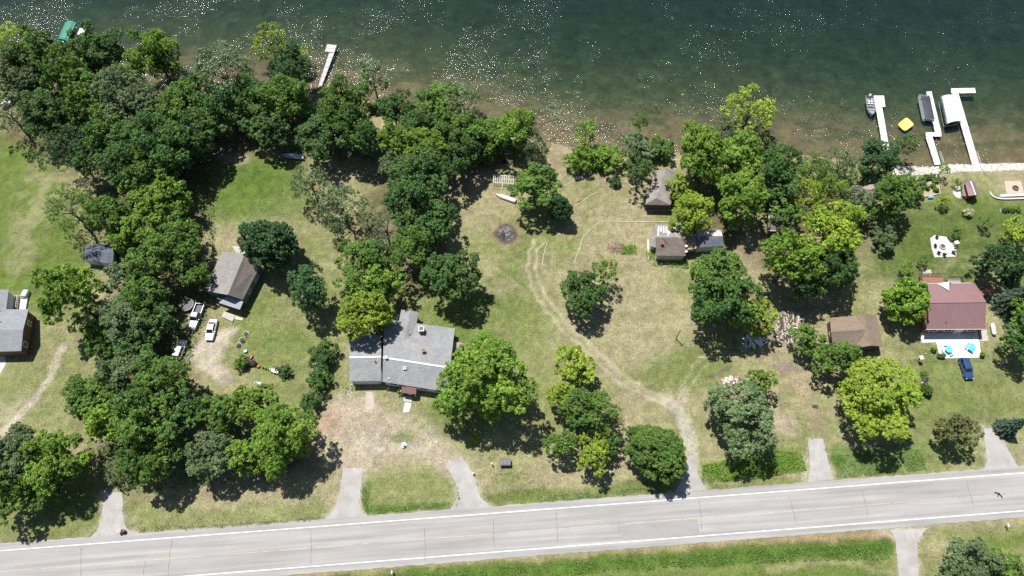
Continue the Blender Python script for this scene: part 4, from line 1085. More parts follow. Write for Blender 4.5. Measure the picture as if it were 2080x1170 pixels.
# --- green-sided house
T = thing('house', 'green-sided cottage with a taupe gable roof, shaded slope painted darker, beside the dark round tree', 'house', W(482, 570))
ze, zr = 3.0, 5.2
n0, n1 = W(452, 511, ze), W(413, 590, ze); s0, s1 = W(531, 535, ze), W(493, 609, ze); r0, r1 = W(497, 516, zr), W(463, 599, zr)
gable_house(T, (n0, n1), (s0, s1), (r0, r1), .16, (SH_TAUPE, SH_TAUPE_SHADE), SIDEG, .3)
u = (s1 - s0).normalized(); nr = Vector((-u.y, u.x, 0)); nr = nr if nr.x > 0 else -nr
for k in (.30, .38, .70): p = s0.lerp(s1, k) - nr * .28; p.z = 1.6; window(T, p, u, nr, .8, 1.2)
vent(T, 472, 554, 4.6, .13, .35, WHITE)
q = [W(463, 600, 2.9), W(494, 613, 2.9), W(487, 629, 2.45), W(444, 615, 2.45)]
part(T, 'porch_roof', MB().slab(q, .12), mat('grey_porch_roofing', (.26, .27, .29), .8, .12, .8, .1), True)
pw = [W(463, 602, 0), W(491, 614, 0), W(485, 630, 0), W(447, 616, 0)]; c = sum(pw, Vector()) / 4
part(T, 'porch_wall', MB().prism([tuple(c.lerp(p, .93))[:2] for p in pw], -.1, 2.4), SIDEG, True)
uu = (pw[1] - pw[2]).normalized(); nn = Vector((-uu.y, uu.x, 0)); nn = nn if nn.x > 0 else -nn
p = c.lerp(pw[1].lerp(pw[2], .5), .95); p.z = 1.4; window(T, p, uu, nn, .7, 1.0)
pad('concrete_apron', [(471,500),(486,500),(500,508),(497,517),(480,513)], CONC2, .05, .03, 31)
Ts = thing('entrance_steps', 'two low concrete steps at the porch of the green-sided house', 'steps', W(465, 646))
part(Ts, 'landing', MB().slab([W(455, 632, .3), W(478, 641, .3), W(472, 653, .3), W(450, 643, .3)], .32), CONC2, True)
part(Ts, 'lower_step', MB().slab([W(479, 642, .16), W(494, 646, .16), W(492, 651, .16), W(476, 648, .16)], .18), TIMBER, True)
# --- blue-grey roofed house at the picture edge
T = thing('house', 'brown-walled house with a blue-grey roof cut by the picture edge', 'house', W(0, 690))
ze, zr = 3.1, 4.6
e0, e1, e2 = W(-75, 629, ze), W(57, 628, ze), None
gable_house(T, (W(-75, 629, ze), W(58, 628, ze)), (W(-75, 716, ze), W(43, 713, ze)), (W(-75, 671, zr), W(47, 669.5, zr)), .18, (SH_BLUE, SH_BLUE), SIDEB, .3, rake=.35)
a, b = W(58, 628, ze), W(43, 713, ze); u = (b - a); u.z = 0; u.normalize(); nr = Vector((-u.y, u.x, 0)); nr = nr if nr.x > 0 else -nr
for k in (.27, .78): p = a.lerp(b, k) - nr * .33; p.z = 1.75; window(T, p, u, nr, 1.0, 1.2)
vent(T, 3, 655, 4.0, .1, .3, BLACK)
gable_house(T, (W(-75, 589, ze), W(-40, 589, ze)), (W(18, 588, ze), W(12, 632, ze)), (W(-30, 588, 4.2), W(-34, 632, 4.2)), .16, (SH_BLUE, SH_BLUE), SIDEW, .3)
a, b = W(18, 588, ze), W(12, 632, ze); u = (b - a); u.z = 0; u.normalize(); nr = Vector((-u.y, u.x, 0)); nr = nr if nr.x > 0 else -nr
p = a.lerp(b, .6) - nr * .28; p.z = 1.6; window(T, p, u, nr, .9, 1.1)
Td = thing('deck', 'white-railed maroon deck beside the blue-grey roofed house', 'deck', W(38, 615))
gd = [W(24, 604, .5), W(56, 603, .5), W(52, 628, .5), W(22, 628, .5)]
o = [gd[0], gd[0].lerp(gd[1], .48), gd[3].lerp(gd[2], .48), gd[3]]
nb = 9
for k in range(nb):
    a0, a1, b0, b1 = o[0].lerp(o[1], (k + .04) / nb), o[0].lerp(o[1], (k + .96) / nb), o[3].lerp(o[2], (k + .04) / nb), o[3].lerp(o[2], (k + .96) / nb)
    part(Td, 'plank', MB().slab([a0, a1, b1, b0], .1), mat('maroon_boards', (.20, .085, .09), .7, .15, 2.0, .1), True)
part(Td, 'landing', MB().slab([gd[0].lerp(gd[1], .52), gd[1], gd[2], gd[3].lerp(gd[2], .52)], .5), CONC, True)
rl = MB()
for a, b in ((gd[0], gd[1]), (gd[0].lerp(gd[1], .5), gd[3].lerp(gd[2], .5))):
    for z in (.5, .95): rl.tube(a + Vector((0, 0, z)), b + Vector((0, 0, z)), .045, n=4)
    for k in range(7): q = a.lerp(b, k / 6); rl.tube(q, q + Vector((0, 0, .95)), .04, n=4)
part(Td, 'railing', rl, WHITE, True)
pad('concrete_apron', [(-40,722),(9,722),(12,738),(0,760),(-40,780)], CONC, .04, .04, 32)
# --- small slate shed
T = thing('shed', 'small white-walled shed with a slate roof dappled by leaf shade', 'shed', W(200, 522))
ze, zr = 2.3, 3.3
gable_house(T, (W(176, 496, ze), W(226, 497, ze)), (W(168, 528, ze), W(229, 536, ze)), (W(173, 509, zr), W(231, 514, zr)), .12, (SH_SLATE, SH_SLATE), SIDEW, .25)
a, b = W(168, 528, ze), W(229, 536, ze); u = (b - a); u.z = 0; u.normalize(); nr = Vector((u.y, -u.x, 0)); p = a.lerp(b, .45) - nr * .22; p.z = 1.0
part(T, 'door', MB().box(p, (1.3, .07, 1.9), math.atan2(u.y, u.x)), mat('shed_door', (.30, .29, .26), .7), True)

# --- red house
T = thing('house', 'house with a maroon metal roof and a white patio in front', 'house', W(1940, 645))
ze, zr = 2.9, 5.6
n0, n1 = W(1884, 576, ze), W(1980, 574.5, ze); s0, s1 = W(1881.5, 669, ze), W(2001.5, 668.5, ze)
rr0, rr1 = W(1889, 614.5, zr), W(2003, 612.8, zr)
gable_house(T, (n0, n1), (s0, s1), (rr0, rr1), .14, (MAROON, MAROON), SIDEO, .5, rake=.4, ridge_mat=MAROON)
rib = MB()
for a, b in ((n0, n1), (s0, s1)):
    for k in range(25):
        q0, q1 = a.lerp(b, (k + .3) / 25), rr0.lerp(rr1, (k + .3) / 25)
        rib.tube(q0 + Vector((0, 0, .02)), q1 + Vector((0, 0, .02)), .022, n=4)
o = part(T, 'roof_ribs', rib, MAROON, True); stuff(o)
for a, b in ((n0, n1), (s0, s1)):
    part(T, 'gutter', MB().tube(a + Vector((0, 0, -.06)), b + Vector((0, 0, -.06)), .08, n=6), WHITE, True)
# the cross gable above the deck, white wall and a glare-white slope
ga, gb, gr = W(1902, 580, 3.4), W(1930, 581, 3.4), W(1927, 577, 4.4); gi = W(1926, 596, 4.6)
part(T, 'dormer_roof', MB().slab([W(1932, 575, 3.2), W(1928, 572, 4.3), W(1928, 590, 4.4)], .12), MAROON, True)
part(T, 'dormer_roof', MB().slab([W(1905, 576, 3.2), W(1928, 572, 4.3), W(1928, 590, 4.4)], .12), WHITE, True, False)  # sun glare on the west slope painted as white
part(T, 'dormer_wall', MB().slab([W(1905, 578, 3.1), W(1929, 577, 3.1), W(1927, 592, 3.9)], .6), WHITE, True)
vent(T, 1921, 655, 3.6, .09, .3, BLACK); vent(T, 1972, 657, 3.6, .07, .2, RIDGE)
u = (s1 - s0).normalized(); nr = Vector((u.y, -u.x, 0))
for k in (.2, .45, .85): p = s0.lerp(s1, k) - nr * .48; p.z = 1.5; window(T, p, u, nr, 1.6, 1.2)
p = s0.lerp(s1, .65) - nr * .47; p.z = 1.05; part(T, 'door', MB().box(p, (1.8, .08, 2.05), math.atan2(u.y, u.x)), WHITE, True)
a, b = W(1884, 576, ze), W(1881.5, 669, ze); u = (b - a).normalized(); nr = Vector((u.y, -u.x, 0)); nr = nr if nr.x < 0 else -nr
p = a.lerp(b, .82) - nr * .37; p.z = 1.6; window(T, p, u, nr, .9, 1.1)
Tc = thing('brick_oven', 'red outdoor brick oven at the end of the maroon roof', 'oven', W(1997, 597))
c = W(1997, 597, 0); part(Tc, 'body', MB().box((c.x, c.y, .8), (1.1, .9, 1.7), -.3), BRICKR, True)
part(Tc, 'oven_roof', MB().slab([W(1990, 592, 1.9), W(2002, 589, 1.9), W(2005, 597, 1.75), W(1994, 601, 1.75)], .1), mat('red_roof_sheet', (.26, .10, .08), .6), True)
part(Tc, 'flue', MB().box((c.x + .75, c.y + .1, 1.3), (.34, .34, 2.6)), TERRA, True)
Td = thing('deck', 'maroon wooden deck with dark railing on the garden side of the red house', 'deck', W(1895, 568))
DK = mat('deck_boards', (.225, .115, .085), .75, .14, 2.0, .12)
dz = .9
def planked(T, q, n, m, t=.1):
    for k in range(n):
        part(T, 'plank', MB().slab([q[0].lerp(q[1], (k + .03) / n), q[0].lerp(q[1], (k + .97) / n), q[3].lerp(q[2], (k + .97) / n), q[3].lerp(q[2], (k + .03) / n)], t), m, True)
def railing(T, pts, h, m, n=6, r=.05):
    rl = MB()
    for a, b in zip(pts, pts[1:]):
        rl.tube(a + Vector((0, 0, h)), b + Vector((0, 0, h)), r, n=4); rl.tube(a + Vector((0, 0, h*.5)), b + Vector((0, 0, h*.5)), r*.6, n=4)
        for k in range(n + 1): q = a.lerp(b, k / n); rl.tube(q, q + Vector((0, 0, h)), r, n=4)
    part(T, 'railing', rl, m, True)
q = [W(1868, 559, dz), W(1916, 560.5, dz), W(1917, 577, dz), W(1870, 578, dz)]; planked(Td, q, 16, DK); railing(Td, [q[3], q[0], q[1]], 1.0, SIDED)
q2 = [W(1925, 566, dz), W(1950, 566, dz), W(1953, 577, dz), W(1926, 577, dz)]; planked(Td, q2, 9, mat('grey_deck_boards', (.26, .25, .25), .8, .14, 2.0, .1)); railing(Td, [q2[0], q2[1], q2[2]], 1.0, SIDED)
part(Td, 'deck_frame', MB().prism([tuple(p)[:2] for p in (q[0].lerp(q[2], .03), q[1].lerp(q[3], .03), q[2], q[3])], -.05, dz - .12), SIDED, True)
part(Td, 'deck_frame', MB().prism([tuple(p)[:2] for p in (q2[0].lerp(q2[2], .04), q2[1].lerp(q2[3], .04), q2[2], q2[3])], -.05, dz - .12), SIDED, True)
pad('paving_slab', [(1874,548),(1891,547.5),(1893,556),(1876,556.5)], CONC2, .05, .02, 41)
PAT = mat('white_patio_concrete', (.62, .62, .60), .8, .05, .6, .05)
pad('patio', [(1869.5,675),(1986,672),(1993.5,726),(1910,728),(1902,695),(1873,696)], PAT, .10, .01, 42)
pad('patio_side_slab', [(1989,672),(2004,670),(2008.5,692),(1991.5,693.5)], CONC2, .09, .02, 43)

# --- brown garage (gable with a wing to the road side)
T = thing('garage', 'brown-shingled garage with a wing standing alone on the lawn', 'garage', W(1742, 680))
ze, zr = 2.5, 4.1
nA, nB = W(1686, 645.5, ze), W(1780, 638, ze); sA = W(1692, 702, ze); V_ = W(1739.5, 707, ze); sE = W(1792, 703.5, ze); eN = nB
rA, rX = W(1688, 674, zr), W(1757, 669, zr); vI = W(1737, 687, ze); wE = W(1769.5, 702, zr); rN = W(1752, 637, zr)
gable_house(T, (nA, W(1757, 640, ze)), (sA, W(1748, 703, ze)), (rA, rX), .14, (SH_BROWN, SH_BROWN), SIDED, .35, rake=.3)
gable_house(T, (W(1736, 652, 2.6), V_), (nB, sE), (W(1755, 639, zr), wE), .14, (SH_BROWN, SH_BROWN), SIDED, .35, rake=.35)
p = W(1766, 713, 1.05); u = (sE - V_).normalized()
part(T, 'garage_door', MB().box((V_.lerp(sE, .5).x, V_.lerp(sE, .5).y + .32, 1.1), (2.6, .08, 2.1), math.atan2(u.y, u.x)), mat('dark_garage_door', (.10, .08, .07), .7), True)
a, b = nA, sA; nr = Vector((-1, 0, 0)); p = a.lerp(b, .5) + Vector((.28, 0, 0)); p.z = 1.4; window(T, p, Vector((0, 1, 0)), nr, .9, 1.0)

# --- old cabin near the shore
T = thing('cabin', 'weathered grey-roofed cabin with a dark porch close to the shore', 'cabin', W(1337, 390))
ze, zr = 2.7, 3.9
gable_house(T, (W(1329, 346, ze), W(1310.5, 415, ze)), (W(1372, 345, ze), W(1362, 416.5, ze)), (W(1352, 345, zr), W(1333, 403, zr)), .14, (SH_OLD, SH_OLD), SIDED, .3)
part(T, 'roof_slope', MB().slab([W(1310.5, 415.4, ze + .02), W(1362, 416.8, ze + .02), W(1333, 402.6, zr + .02)], .12), SH_OLD, True)
for x in (1313, 1333, 1359): p = W(x, 424, 0); part(T, 'porch_post', MB().box((p.x, p.y, 1.25), (.13, .13, 2.5)), TIMBER, True)
part(T, 'porch_floor', MB().slab([W(1311, 414, .3), W(1362, 414, .3), W(1362, 427, .3), W(1311, 427, .3)], .35), WOOD, True)
chimney(T, 1331, 364, 3.4, .5, .5, .6, BRICKR, 2)
# --- ruined house
T = thing('house', 'ruined house with a patchy roof half bare to white sheeting', 'house', W(1385, 495))
ze, zr = 2.6, 4.0
OLDW = mat('old_white_boards', (.45, .43, .40), .85, .2, 1.5, .2)
gable_house(T, (W(1330.5, 455.5, ze), W(1393, 457, ze)), (W(1333, 519, ze), W(1393, 520, ze)), (W(1332, 482, zr), W(1393, 482.5, zr)), .14, (SH_OLD, SH_DARK), OLDW, .3)
gg = random.Random(4); a, b, c, d_ = W(1332, 456, ze), W(1392, 457.5, ze), W(1391, 481, zr), W(1333, 481, zr)
for k in range(17):                                      # stripped patches: long bare boards on the slope
    s, t0 = gg.choice([.08, .2, .28, .36, .44, .5, .55, .6, .65, .7, .76, .82, .9]) + gg.uniform(-.03, .03), gg.uniform(0, .45); t1 = min(.97, t0 + gg.uniform(.2, .6)); w = gg.uniform(.008, .022)
    q = [a.lerp(b, s - w).lerp(d_.lerp(c, s - w), t0), a.lerp(b, s + w).lerp(d_.lerp(c, s + w), t0), a.lerp(b, s + w).lerp(d_.lerp(c, s + w), t1), a.lerp(b, s - w).lerp(d_.lerp(c, s - w), t1)]
    part(T, 'bare_board', MB().slab([p + Vector((0, 0, .035 + .002 * k)) for p in q], .03), WHITE, True)
q = [W(1321, 472, 2.3), W(1332, 473, 2.3), W(1333, 503, 2.2), W(1321, 500, 2.2)]
part(T, 'lean_to_roof', MB().slab(q, .12), SH_OLD, True); c = sum(q, Vector()) / 4; part(T, 'lean_to_wall', MB().box((c.x, c.y, 1.0), (.9, 2.9, 2.2)), OLDW, True)
part(T, 'flat_roof', MB().slab([W(1391, 481, 2.9), W(1414, 480, 2.9), W(1414, 505, 2.8), W(1392, 508, 2.8)], .14), mat('tan_roofing', (.30, .22, .16), .9, .18, 1.2, .2), True)
part(T, 'wall', MB().prism([tuple(W(x, y, 1))[:2] for x, y in ((1391,484),(1412,484),(1412,506),(1391,509))], -.1, 2.65), OLDW, True)
gable_house(T, (W(1416, 465, ze), W(1464, 467, ze)), (W(1414, 503, ze), W(1470, 500, ze)), (W(1416, 479.5, 3.6), W(1468, 479.5, 3.6)), .14, (mat('pale_pink_roofing', (.43, .37, .38), .85, .2, 1.0, .15), SH_SLATE), OLDW, .3)
chimney(T, 1344, 497, 3.3, .5, .6, .7, BRICKR, 2)
for x, y in ((1367, 493), (1393, 490), (1394, 500), (1394, 511)): p = W(x, y, 3.4); part(T, 'roof_scrap', MB().box((p.x, p.y, 3.42), (.5, .4, .12), x * .3), WHITE, True)
p = W(1347, 484, 3.98); part(T, 'fallen_pole', MB().tube(p, p + Vector((1.1, -1.3, .1)), .05, n=5), BLACK, True)
o = put('board_walk', MB().slab([W(1314.5, 486, .12), W(1319, 486, .12), W(1318, 527, .12), W(1315, 527, .12)], .14).mesh('board_walk', W(1317, 506)), TIMBER, None, W(1317, 506)); tag(o, 'pale wooden board walk along the side of the ruined house', 'walkway')
# --- hidden hut and lakeside shed
T = thing('hut', 'dark hut with pale eaves almost hidden under the old garden trees', 'hut', W(1582, 455))
gable_house(T, (W(1563, 425, 2.6), W(1610, 425, 2.6)), (W(1562, 468, 2.6), W(1612, 469, 2.6)), (W(1563, 448, 3.5), W(1612, 448, 3.5)), .14, (SH_DARK, SH_DARK), SIDED, .3, ridge_mat=None)
part(T, 'gutter', MB().tube(W(1562, 468.6, 2.55), W(1612, 469.6, 2.55), .08, n=5), WHITE, True)
part(T, 'barge_board', MB().tube(W(1562, 425, 2.6), W(1562, 468, 2.6), .07, n=5), WHITE, True)
T = thing('shed', 'low flat-topped shed with a pinkish strip of roof near the rock bank', 'shed', W(1755, 392))
part(T, 'roof_slope', MB().slab([W(1728, 377, 2.2), W(1782, 374, 2.2), W(1780, 385, 2.5), W(1727, 386, 2.5)], .12), mat('pinkish_roofing', (.27, .22, .21)), True)
part(T, 'roof_slope', MB().slab([W(1727, 387, 2.5), W(1780, 386, 2.5), W(1776, 413, 2.0), W(1730, 413, 2.0)], .12), SH_DARK, True)
part(T, 'wall', MB().prism([tuple(W(x, y, 1))[:2] for x, y in ((1729,383),(1779,381),(1774,412),(1731,412))], -.1, 1.85), SIDED, True)
# --- playhouse
T = thing('playhouse', 'tiny maroon-roofed playhouse with a side deck and a ladder', 'playhouse', W(1974, 392))
ze, zr = 1.9, 2.7
gable_house(T, (W(1960, 369.5, ze), W(1967.5, 398, ze)), (W(1980.5, 368.5, ze), W(1989, 395.5, ze)), (W(1971.5, 368, zr), W(1981.5, 396, zr)), .1, (MAROON, MAROON), mat('dark_red_boards', (.12, .035, .03), .8, .15, 2.0, .15), .2, ridge_mat=RIDGE, rake=.2)
q = [W(1952, 372, .8), W(1961, 370, .8), W(1968, 399, .8), W(1955, 398, .8)]; planked(T, q, 6, WOOD, .08)
for a in q: part(T, 'deck_post', MB().tube((a.x, a.y, -.1), (a.x, a.y, 1.6), .06, n=5), WOOD, True)
railing(T, [q[1] + Vector((0,0,0)), q[0], q[3]], .8, WOOD, 4, .04)
ld = MB(); a, b = W(1954, 398, .8), W(1951, 408, 0); w = Vector((.3, 0, 0))
ld.tube(a - w, b - w, .04, n=4); ld.tube(a + w, b + w, .04, n=4)
for k in range(5): m = a.lerp(b, (k + .5) / 5); ld.tube(m - w, m + w, .035, n=4)
part(T, 'ladder', ld, WOOD, True)
pad('stone_paving', [(1937,384),(1942,379),(1950,378),(1953,392),(1955,404),(1950,405),(1942,399),(1936,393)], STONE, .03, .15, 51)
# ================================================================ the waterside
def wpt(x, y, z=WATER_Z + .5): return W(x, y, z)
DOCKW2 = mat('worn_white_dock_decking', (.50, .51, .52), .65, .1, 1.2, .08)
def dock(label, pieces, m, z=WATER_Z + .55, t=.14, sec=2.4, wide=None):
    """pieces: quads (photo corners, running along the walkway: a, b at one end, c, d at the other: a-d and b-c are the long sides)"""
    P0 = W(*pieces[0][0], z); T = thing('dock', label, 'dock', P0)
    for a, b, c, d in pieces:
        a, b, c, d = (W(*q, z) for q in (a, b, c, d)); L = ((a - d).length + (b - c).length) / 2; n = max(1, round(L / sec))
        for k in range(n):
            e = .03 / max(.2, L / n)
            q = [a.lerp(d, (k + e) / n), b.lerp(c, (k + e) / n), b.lerp(c, (k + 1 - e) / n), a.lerp(d, (k + 1 - e) / n)]
            part(T, 'deck_panel', MB().slab(q, t), DOCKW2 if m is DOCKW and (k * 7 + int(q[0].x)) % 3 == 0 else m, True)
            for s in (q[0], q[1]):
                part(T, 'dock_leg', MB().tube((s.x, s.y, z + .22), (s.x, s.y, z - 2.2), .055, n=5), STEEL, True)
    return T
dock('grey plank dock with a short hook at its lake end', [((664.5,89.5),(684,91.5),(679,107),(660,104.5)), ((668.5,107),(679,107.5),(652.5,178),(646.5,175))], DOCKG, sec=1.8)
dock('white dock with a square head beside the open fishing boat', [((1774,194),(1795.5,194),(1798.5,216.8),(1778,217.3)), ((1779,217.5),(1792,217.5),(1812,335),(1799,335))], DOCKW)
dock('white dock with a sideways step beside the dark-covered pontoon boat', [((1881.5,186),(1892,185),(1912,268.5),(1899.5,268.5)), ((1880.5,268.7),(1880.5,277.5),(1912.5,277),(1912.2,268.7)), ((1880.6,278),(1894,278),(1911,334),(1899,335))], DOCKW)
T = dock('white dock with a cross head beside the white boat canopy', [((1931.5,179.5),(1932.5,189.8),(1982.5,188.5),(1980.5,178.6)), ((1934,190),(1947,189.9),(1992.5,344),(1978,345.5))], DOCKW)
railing(T, [W(1980.5, 312, WATER_Z + .55), W(1990, 342, WATER_Z + .55)], .9, WHITE, 5, .035)
T = thing('dock_railing', 'white handrail at the shore end of the stepped white dock', 'handrail', W(1909, 322))
railing(T, [W(1906, 312, WATER_Z + .55), W(1913.5, 334, WATER_Z + .55)], .9, WHITE, 5, .035)
T = thing('swim_platform', 'white platform in the water beside the green boat canopy', 'platform', W(163, 63, WATER_Z))
q = [W(157.5, 55.5, -.35), W(176, 59, -.35), W(170, 73, -.35), W(152, 68.5, -.35)]
for k in range(4): part(T, 'deck_panel', MB().slab([q[0].lerp(q[1], (k + .02) / 4), q[0].lerp(q[1], (k + .98) / 4), q[3].lerp(q[2], (k + .98) / 4), q[3].lerp(q[2], (k + .02) / 4)], .18), WHITE, True)
for p in q: part(T, 'leg', MB().tube((p.x, p.y, -.3), (p.x, p.y, -2.6), .05, n=5), STEEL, True)
def boat_canopy(label, cor, z, m, sag=.5, skirt=.35, hull=None):
    """a covered boat lift: rounded canopy on a frame of posts"""
    a, b, c, d = (W(x, y, z) for x, y in cor); ctr = (a + b + c + d) / 4
    T = thing('boat_lift', label, 'boat lift', (ctr.x, ctr.y, WATER_Z)); mb = MB(); n, m2 = 10, 8; V = []
    for j in range(m2 + 1):
        for i in range(n + 1):
            u, v = i / n, j / m2; p = a.lerp(b, u).lerp(d.lerp(c, u), v)
            eu, ev = min(u, 1 - u) * 2, min(v, 1 - v) * 2
            V.append((p.x, p.y, z - sag * (1 - min(1, eu * 1.25)) ** 2 - sag * .5 * (1 - min(1, ev * 2.5)) ** 2))
    F = [(j*(n+1)+i, j*(n+1)+i+1, (j+1)*(n+1)+i+1, (j+1)*(n+1)+i) for j in range(m2) for i in range(n)]
    rim = [i for i in range(n + 1)] + [j*(n+1)+n for j in range(1, m2 + 1)] + [m2*(n+1)+i for i in range(n - 1, -1, -1)] + [j*(n+1) for j in range(m2 - 1, 0, -1)]
    k0 = len(V); V += [(V[i][0], V[i][1], V[i][2] - skirt) for i in rim]; L = len(rim)
    F += [(rim[i], rim[(i+1) % L], k0 + (i+1) % L, k0 + i) for i in range(L)]
    mb.add(V, F); part(T, 'canopy', mb, m, True, True)
    ins = [ctr.lerp(p, .9) for p in (a, b, c, d)]
    for p in ins: part(T, 'post', MB().tube((p.x, p.y, z - sag - .1), (p.x, p.y, WATER_Z - 1.6), .07, n=6), ALU, True)
    fr = MB()
    for zz in (WATER_Z + .25, z - sag - .2):
        for p, q in zip(ins, ins[1:] + ins[:1]): fr.tube((p.x, p.y, zz), (q.x, q.y, zz), .06, n=5)
    part(T, 'frame', fr, ALU, True)
    if hull:
        h = MB(); e = [ctr.lerp(p, .72) for p in (a, b, c, d)]
        h.prism([tuple(p)[:2] for p in e], WATER_Z + .3, WATER_Z + .9); part(T, 'cradle', h, hull, True)
    return T
GCAN = mat('green_canopy_cloth', (.022, .175, .125), .6, .06, .6, .05)
WCAN = mat('white_canopy_cloth', (.60, .62, .62), .5, .03, .6, .03)
boat_canopy('boat lift under a green canopy near the far corner of the lake', [(132,38.5),(153,41.5),(134,80),(115,75.8)], 1.6, GCAN, hull=SIDED)
boat_canopy('boat lift under a rounded white canopy beside the cross-headed dock', [(1915,191.5),(1945,189.5),(1956,242),(1927,247)], 1.6, WCAN, .45, .4, hull=STEEL)
# open aluminium fishing boat
def hull_rings(L, Wd, z0, z1, bow=.38, n=9):
    """top view outline stations along +x (bow)"""
    st = []
    for k in range(n):
        u = k / (n - 1); x = -L / 2 + L * u; w = Wd / 2 * (1 if u < 1 - bow else math.cos((u - 1 + bow) / bow * math.pi / 2) ** .8 * .98 + .02)
        st.append((x, w, z1 + .22 * max(0, u - .6)))
    return st
def open_boat(T, L, Wd, z0, z1, m, m_in):
    st = hull_rings(L, Wd, z0, z1); mb = MB(); rings = []
    for x, w, zt in st: rings.append([(x, w, zt), (x, w * .92, z0 + .25), (x, w * .55, z0), (x, -w * .55, z0), (x, -w * .92, z0 + .25), (x, -w, zt), (x, -w * .88, zt), (x, -w * .78, z0 + .3), (x, -w * .5, z0 + .09), (x, w * .5, z0 + .09), (x, w * .78, z0 + .3), (x, w * .88, zt)])
    mb.loft(rings); part(T, 'hull', mb, m)
    gw = MB()
    for s in (1, -1):
        for (x0, w0, a0), (x1, w1, a1) in zip(st, st[1:]): gw.tube((x0, s * w0 * .95, a0 + .02), (x1, s * w1 * .95, a1 + .02), .04, n=4)
    gw.tube((st[0][0], st[0][1]*.95, st[0][2] + .02), (st[0][0], -st[0][1]*.95, st[0][2] + .02), .05, n=4); part(T, 'gunwale', gw, ALU)
def place_between(stern, bow_, z):
    a, b = W(*stern, z), W(*bow_, z); return (a + b) / 2, math.atan2((b - a).y, (b - a).x), (b - a).length
c, yaw, L = place_between((1765.5, 197), (1771, 235), WATER_Z + .3)
T = thing('fishing_boat', 'open grey aluminium fishing boat with white seats and a white outboard motor', 'boat', (c.x, c.y, WATER_Z), yaw)
open_boat(T, L, 2.1, -.15, .62, ALU, STEEL)
GREYD = mat('grey_boat_floor', (.17, .17, .175), .8, .15, 2.0, .1)
part(T, 'floor', MB().box((-.3, 0, .12), (L * .62, 1.35, .05)), GREYD)
for i, x in enumerate((-.26, -.13)):
    for s in (1, -1):
        o = part(T, 'seat', MB().box((x * L, s * .42, .50), (.48, .5, .12)).box((x * L - .24, s * .42, .68), (.1, .48, .34)), WHITE)
for x in (.02, .2): part(T, 'bench', MB().box((x * L, 0, .46), (.34, 1.5, .08)), ALU)
part(T, 'foredeck', MB().prism([(L*.27, .72), (L*.44, .30), (L*.44, -.30), (L*.27, -.72)], .52, .6), ALU)
ob = MB().box((-L/2 - .12, 0, .78), (.5, .42, .5)).tube((-L/2 - .15, 0, .6), (-L/2 - .2, 0, -.5), .09, n=6); part(T, 'outboard_motor', ob, WHITE)
part(T, 'side_rail', MB().tube((-.4, 1.25, .5), (-1.9, 1.3, .5), .05).tube((-.4, 1.25, .5), (-.4, 1.25, -1.0), .04).tube((-1.9, 1.3, .5), (-1.9, 1.3, -1.0), .04), ALU)
# pontoon boat under a dark cover
c, yaw, L = place_between((1876, 194), (1887, 246.5), WATER_Z + .6)
T = thing('pontoon_boat', 'pontoon boat under a dark grey mooring cover', 'boat', (c.x, c.y, WATER_Z), yaw)
for s in (1, -1):
    prof = [(.02, -L/2), (.3, -L/2 + .25), (.33, 0), (.33, L/2 - 1.0), (.05, L/2)]
    part(T, 'pontoon', MB().lathe([(r, -h) for r, h in prof], (0, 0, 0), 10).__class__().loft([[(h, s * .95 + r * math.cos(2*math.pi*i/10), .1 + r * math.sin(2*math.pi*i/10)) for i in range(10)] for r, h in prof]), ALU, False, True)
part(T, 'deck', MB().box((0, 0, .48), (L * .96, 2.45, .1)), mat('pale_blue_deck', (.42, .50, .55), .6, .06, 1.0, .05))
fn = MB()
for s in (1, -1): fn.box((0, s * 1.2, .82), (L * .92, .05, .55))
for s in (1, -1): fn.box((s * L * .46, 0, .82), (.05, 2.4, .55))
part(T, 'side_panel', fn, mat('silver_panels', (.50, .56, .60), .4, .06, 1.0, .03, metal=.3))
cv = MB(); n, m2 = 12, 6; V = []
for i in range(n + 1):
    for j in range(m2 + 1):
        u, v = i / n, j / m2; x, y = (-.40 + .85 * u) * L, (v - .5) * 2.26
        V.append((x, y, 1.12 + .34 * math.sin(math.pi * v) * (.6 + .4 * math.sin(math.pi * u * 3 + .5)) * (1 - abs(2*u - 1) ** 4 * .7)))
cv.add(V, [(i*(m2+1)+j, (i+1)*(m2+1)+j, (i+1)*(m2+1)+j+1, i*(m2+1)+j+1) for i in range(n) for j in range(m2)])
part(T, 'cover', cv, mat('dark_cover_cloth', (.045, .047, .058), .75, .12, .8, .1), False, True)
bf = MB()
for k in (.0, .35): bf.path([(-.34 * L + k, -1.25, .9), (-.28 * L + k, -1.2, 1.85), (-.28 * L + k, 1.2, 1.85), (-.34 * L + k, 1.25, .9)], .035, 5)
part(T, 'folded_top_frame', bf, BLACK)
part(T, 'outboard_motor', MB().box((-L/2 - .1, .1, .8), (.55, .45, .55)).tube((-L/2 - .15, .1, .6), (-L/2 - .2, .1, -.4), .1), BLACK)
part(T, 'swim_ladder', MB().tube((-L/2, -.7, .5), (-L/2 - .35, -.7, .5), .04).tube((-L/2, -1.0, .5), (-L/2 - .35, -1.0, .5), .04), ALU)
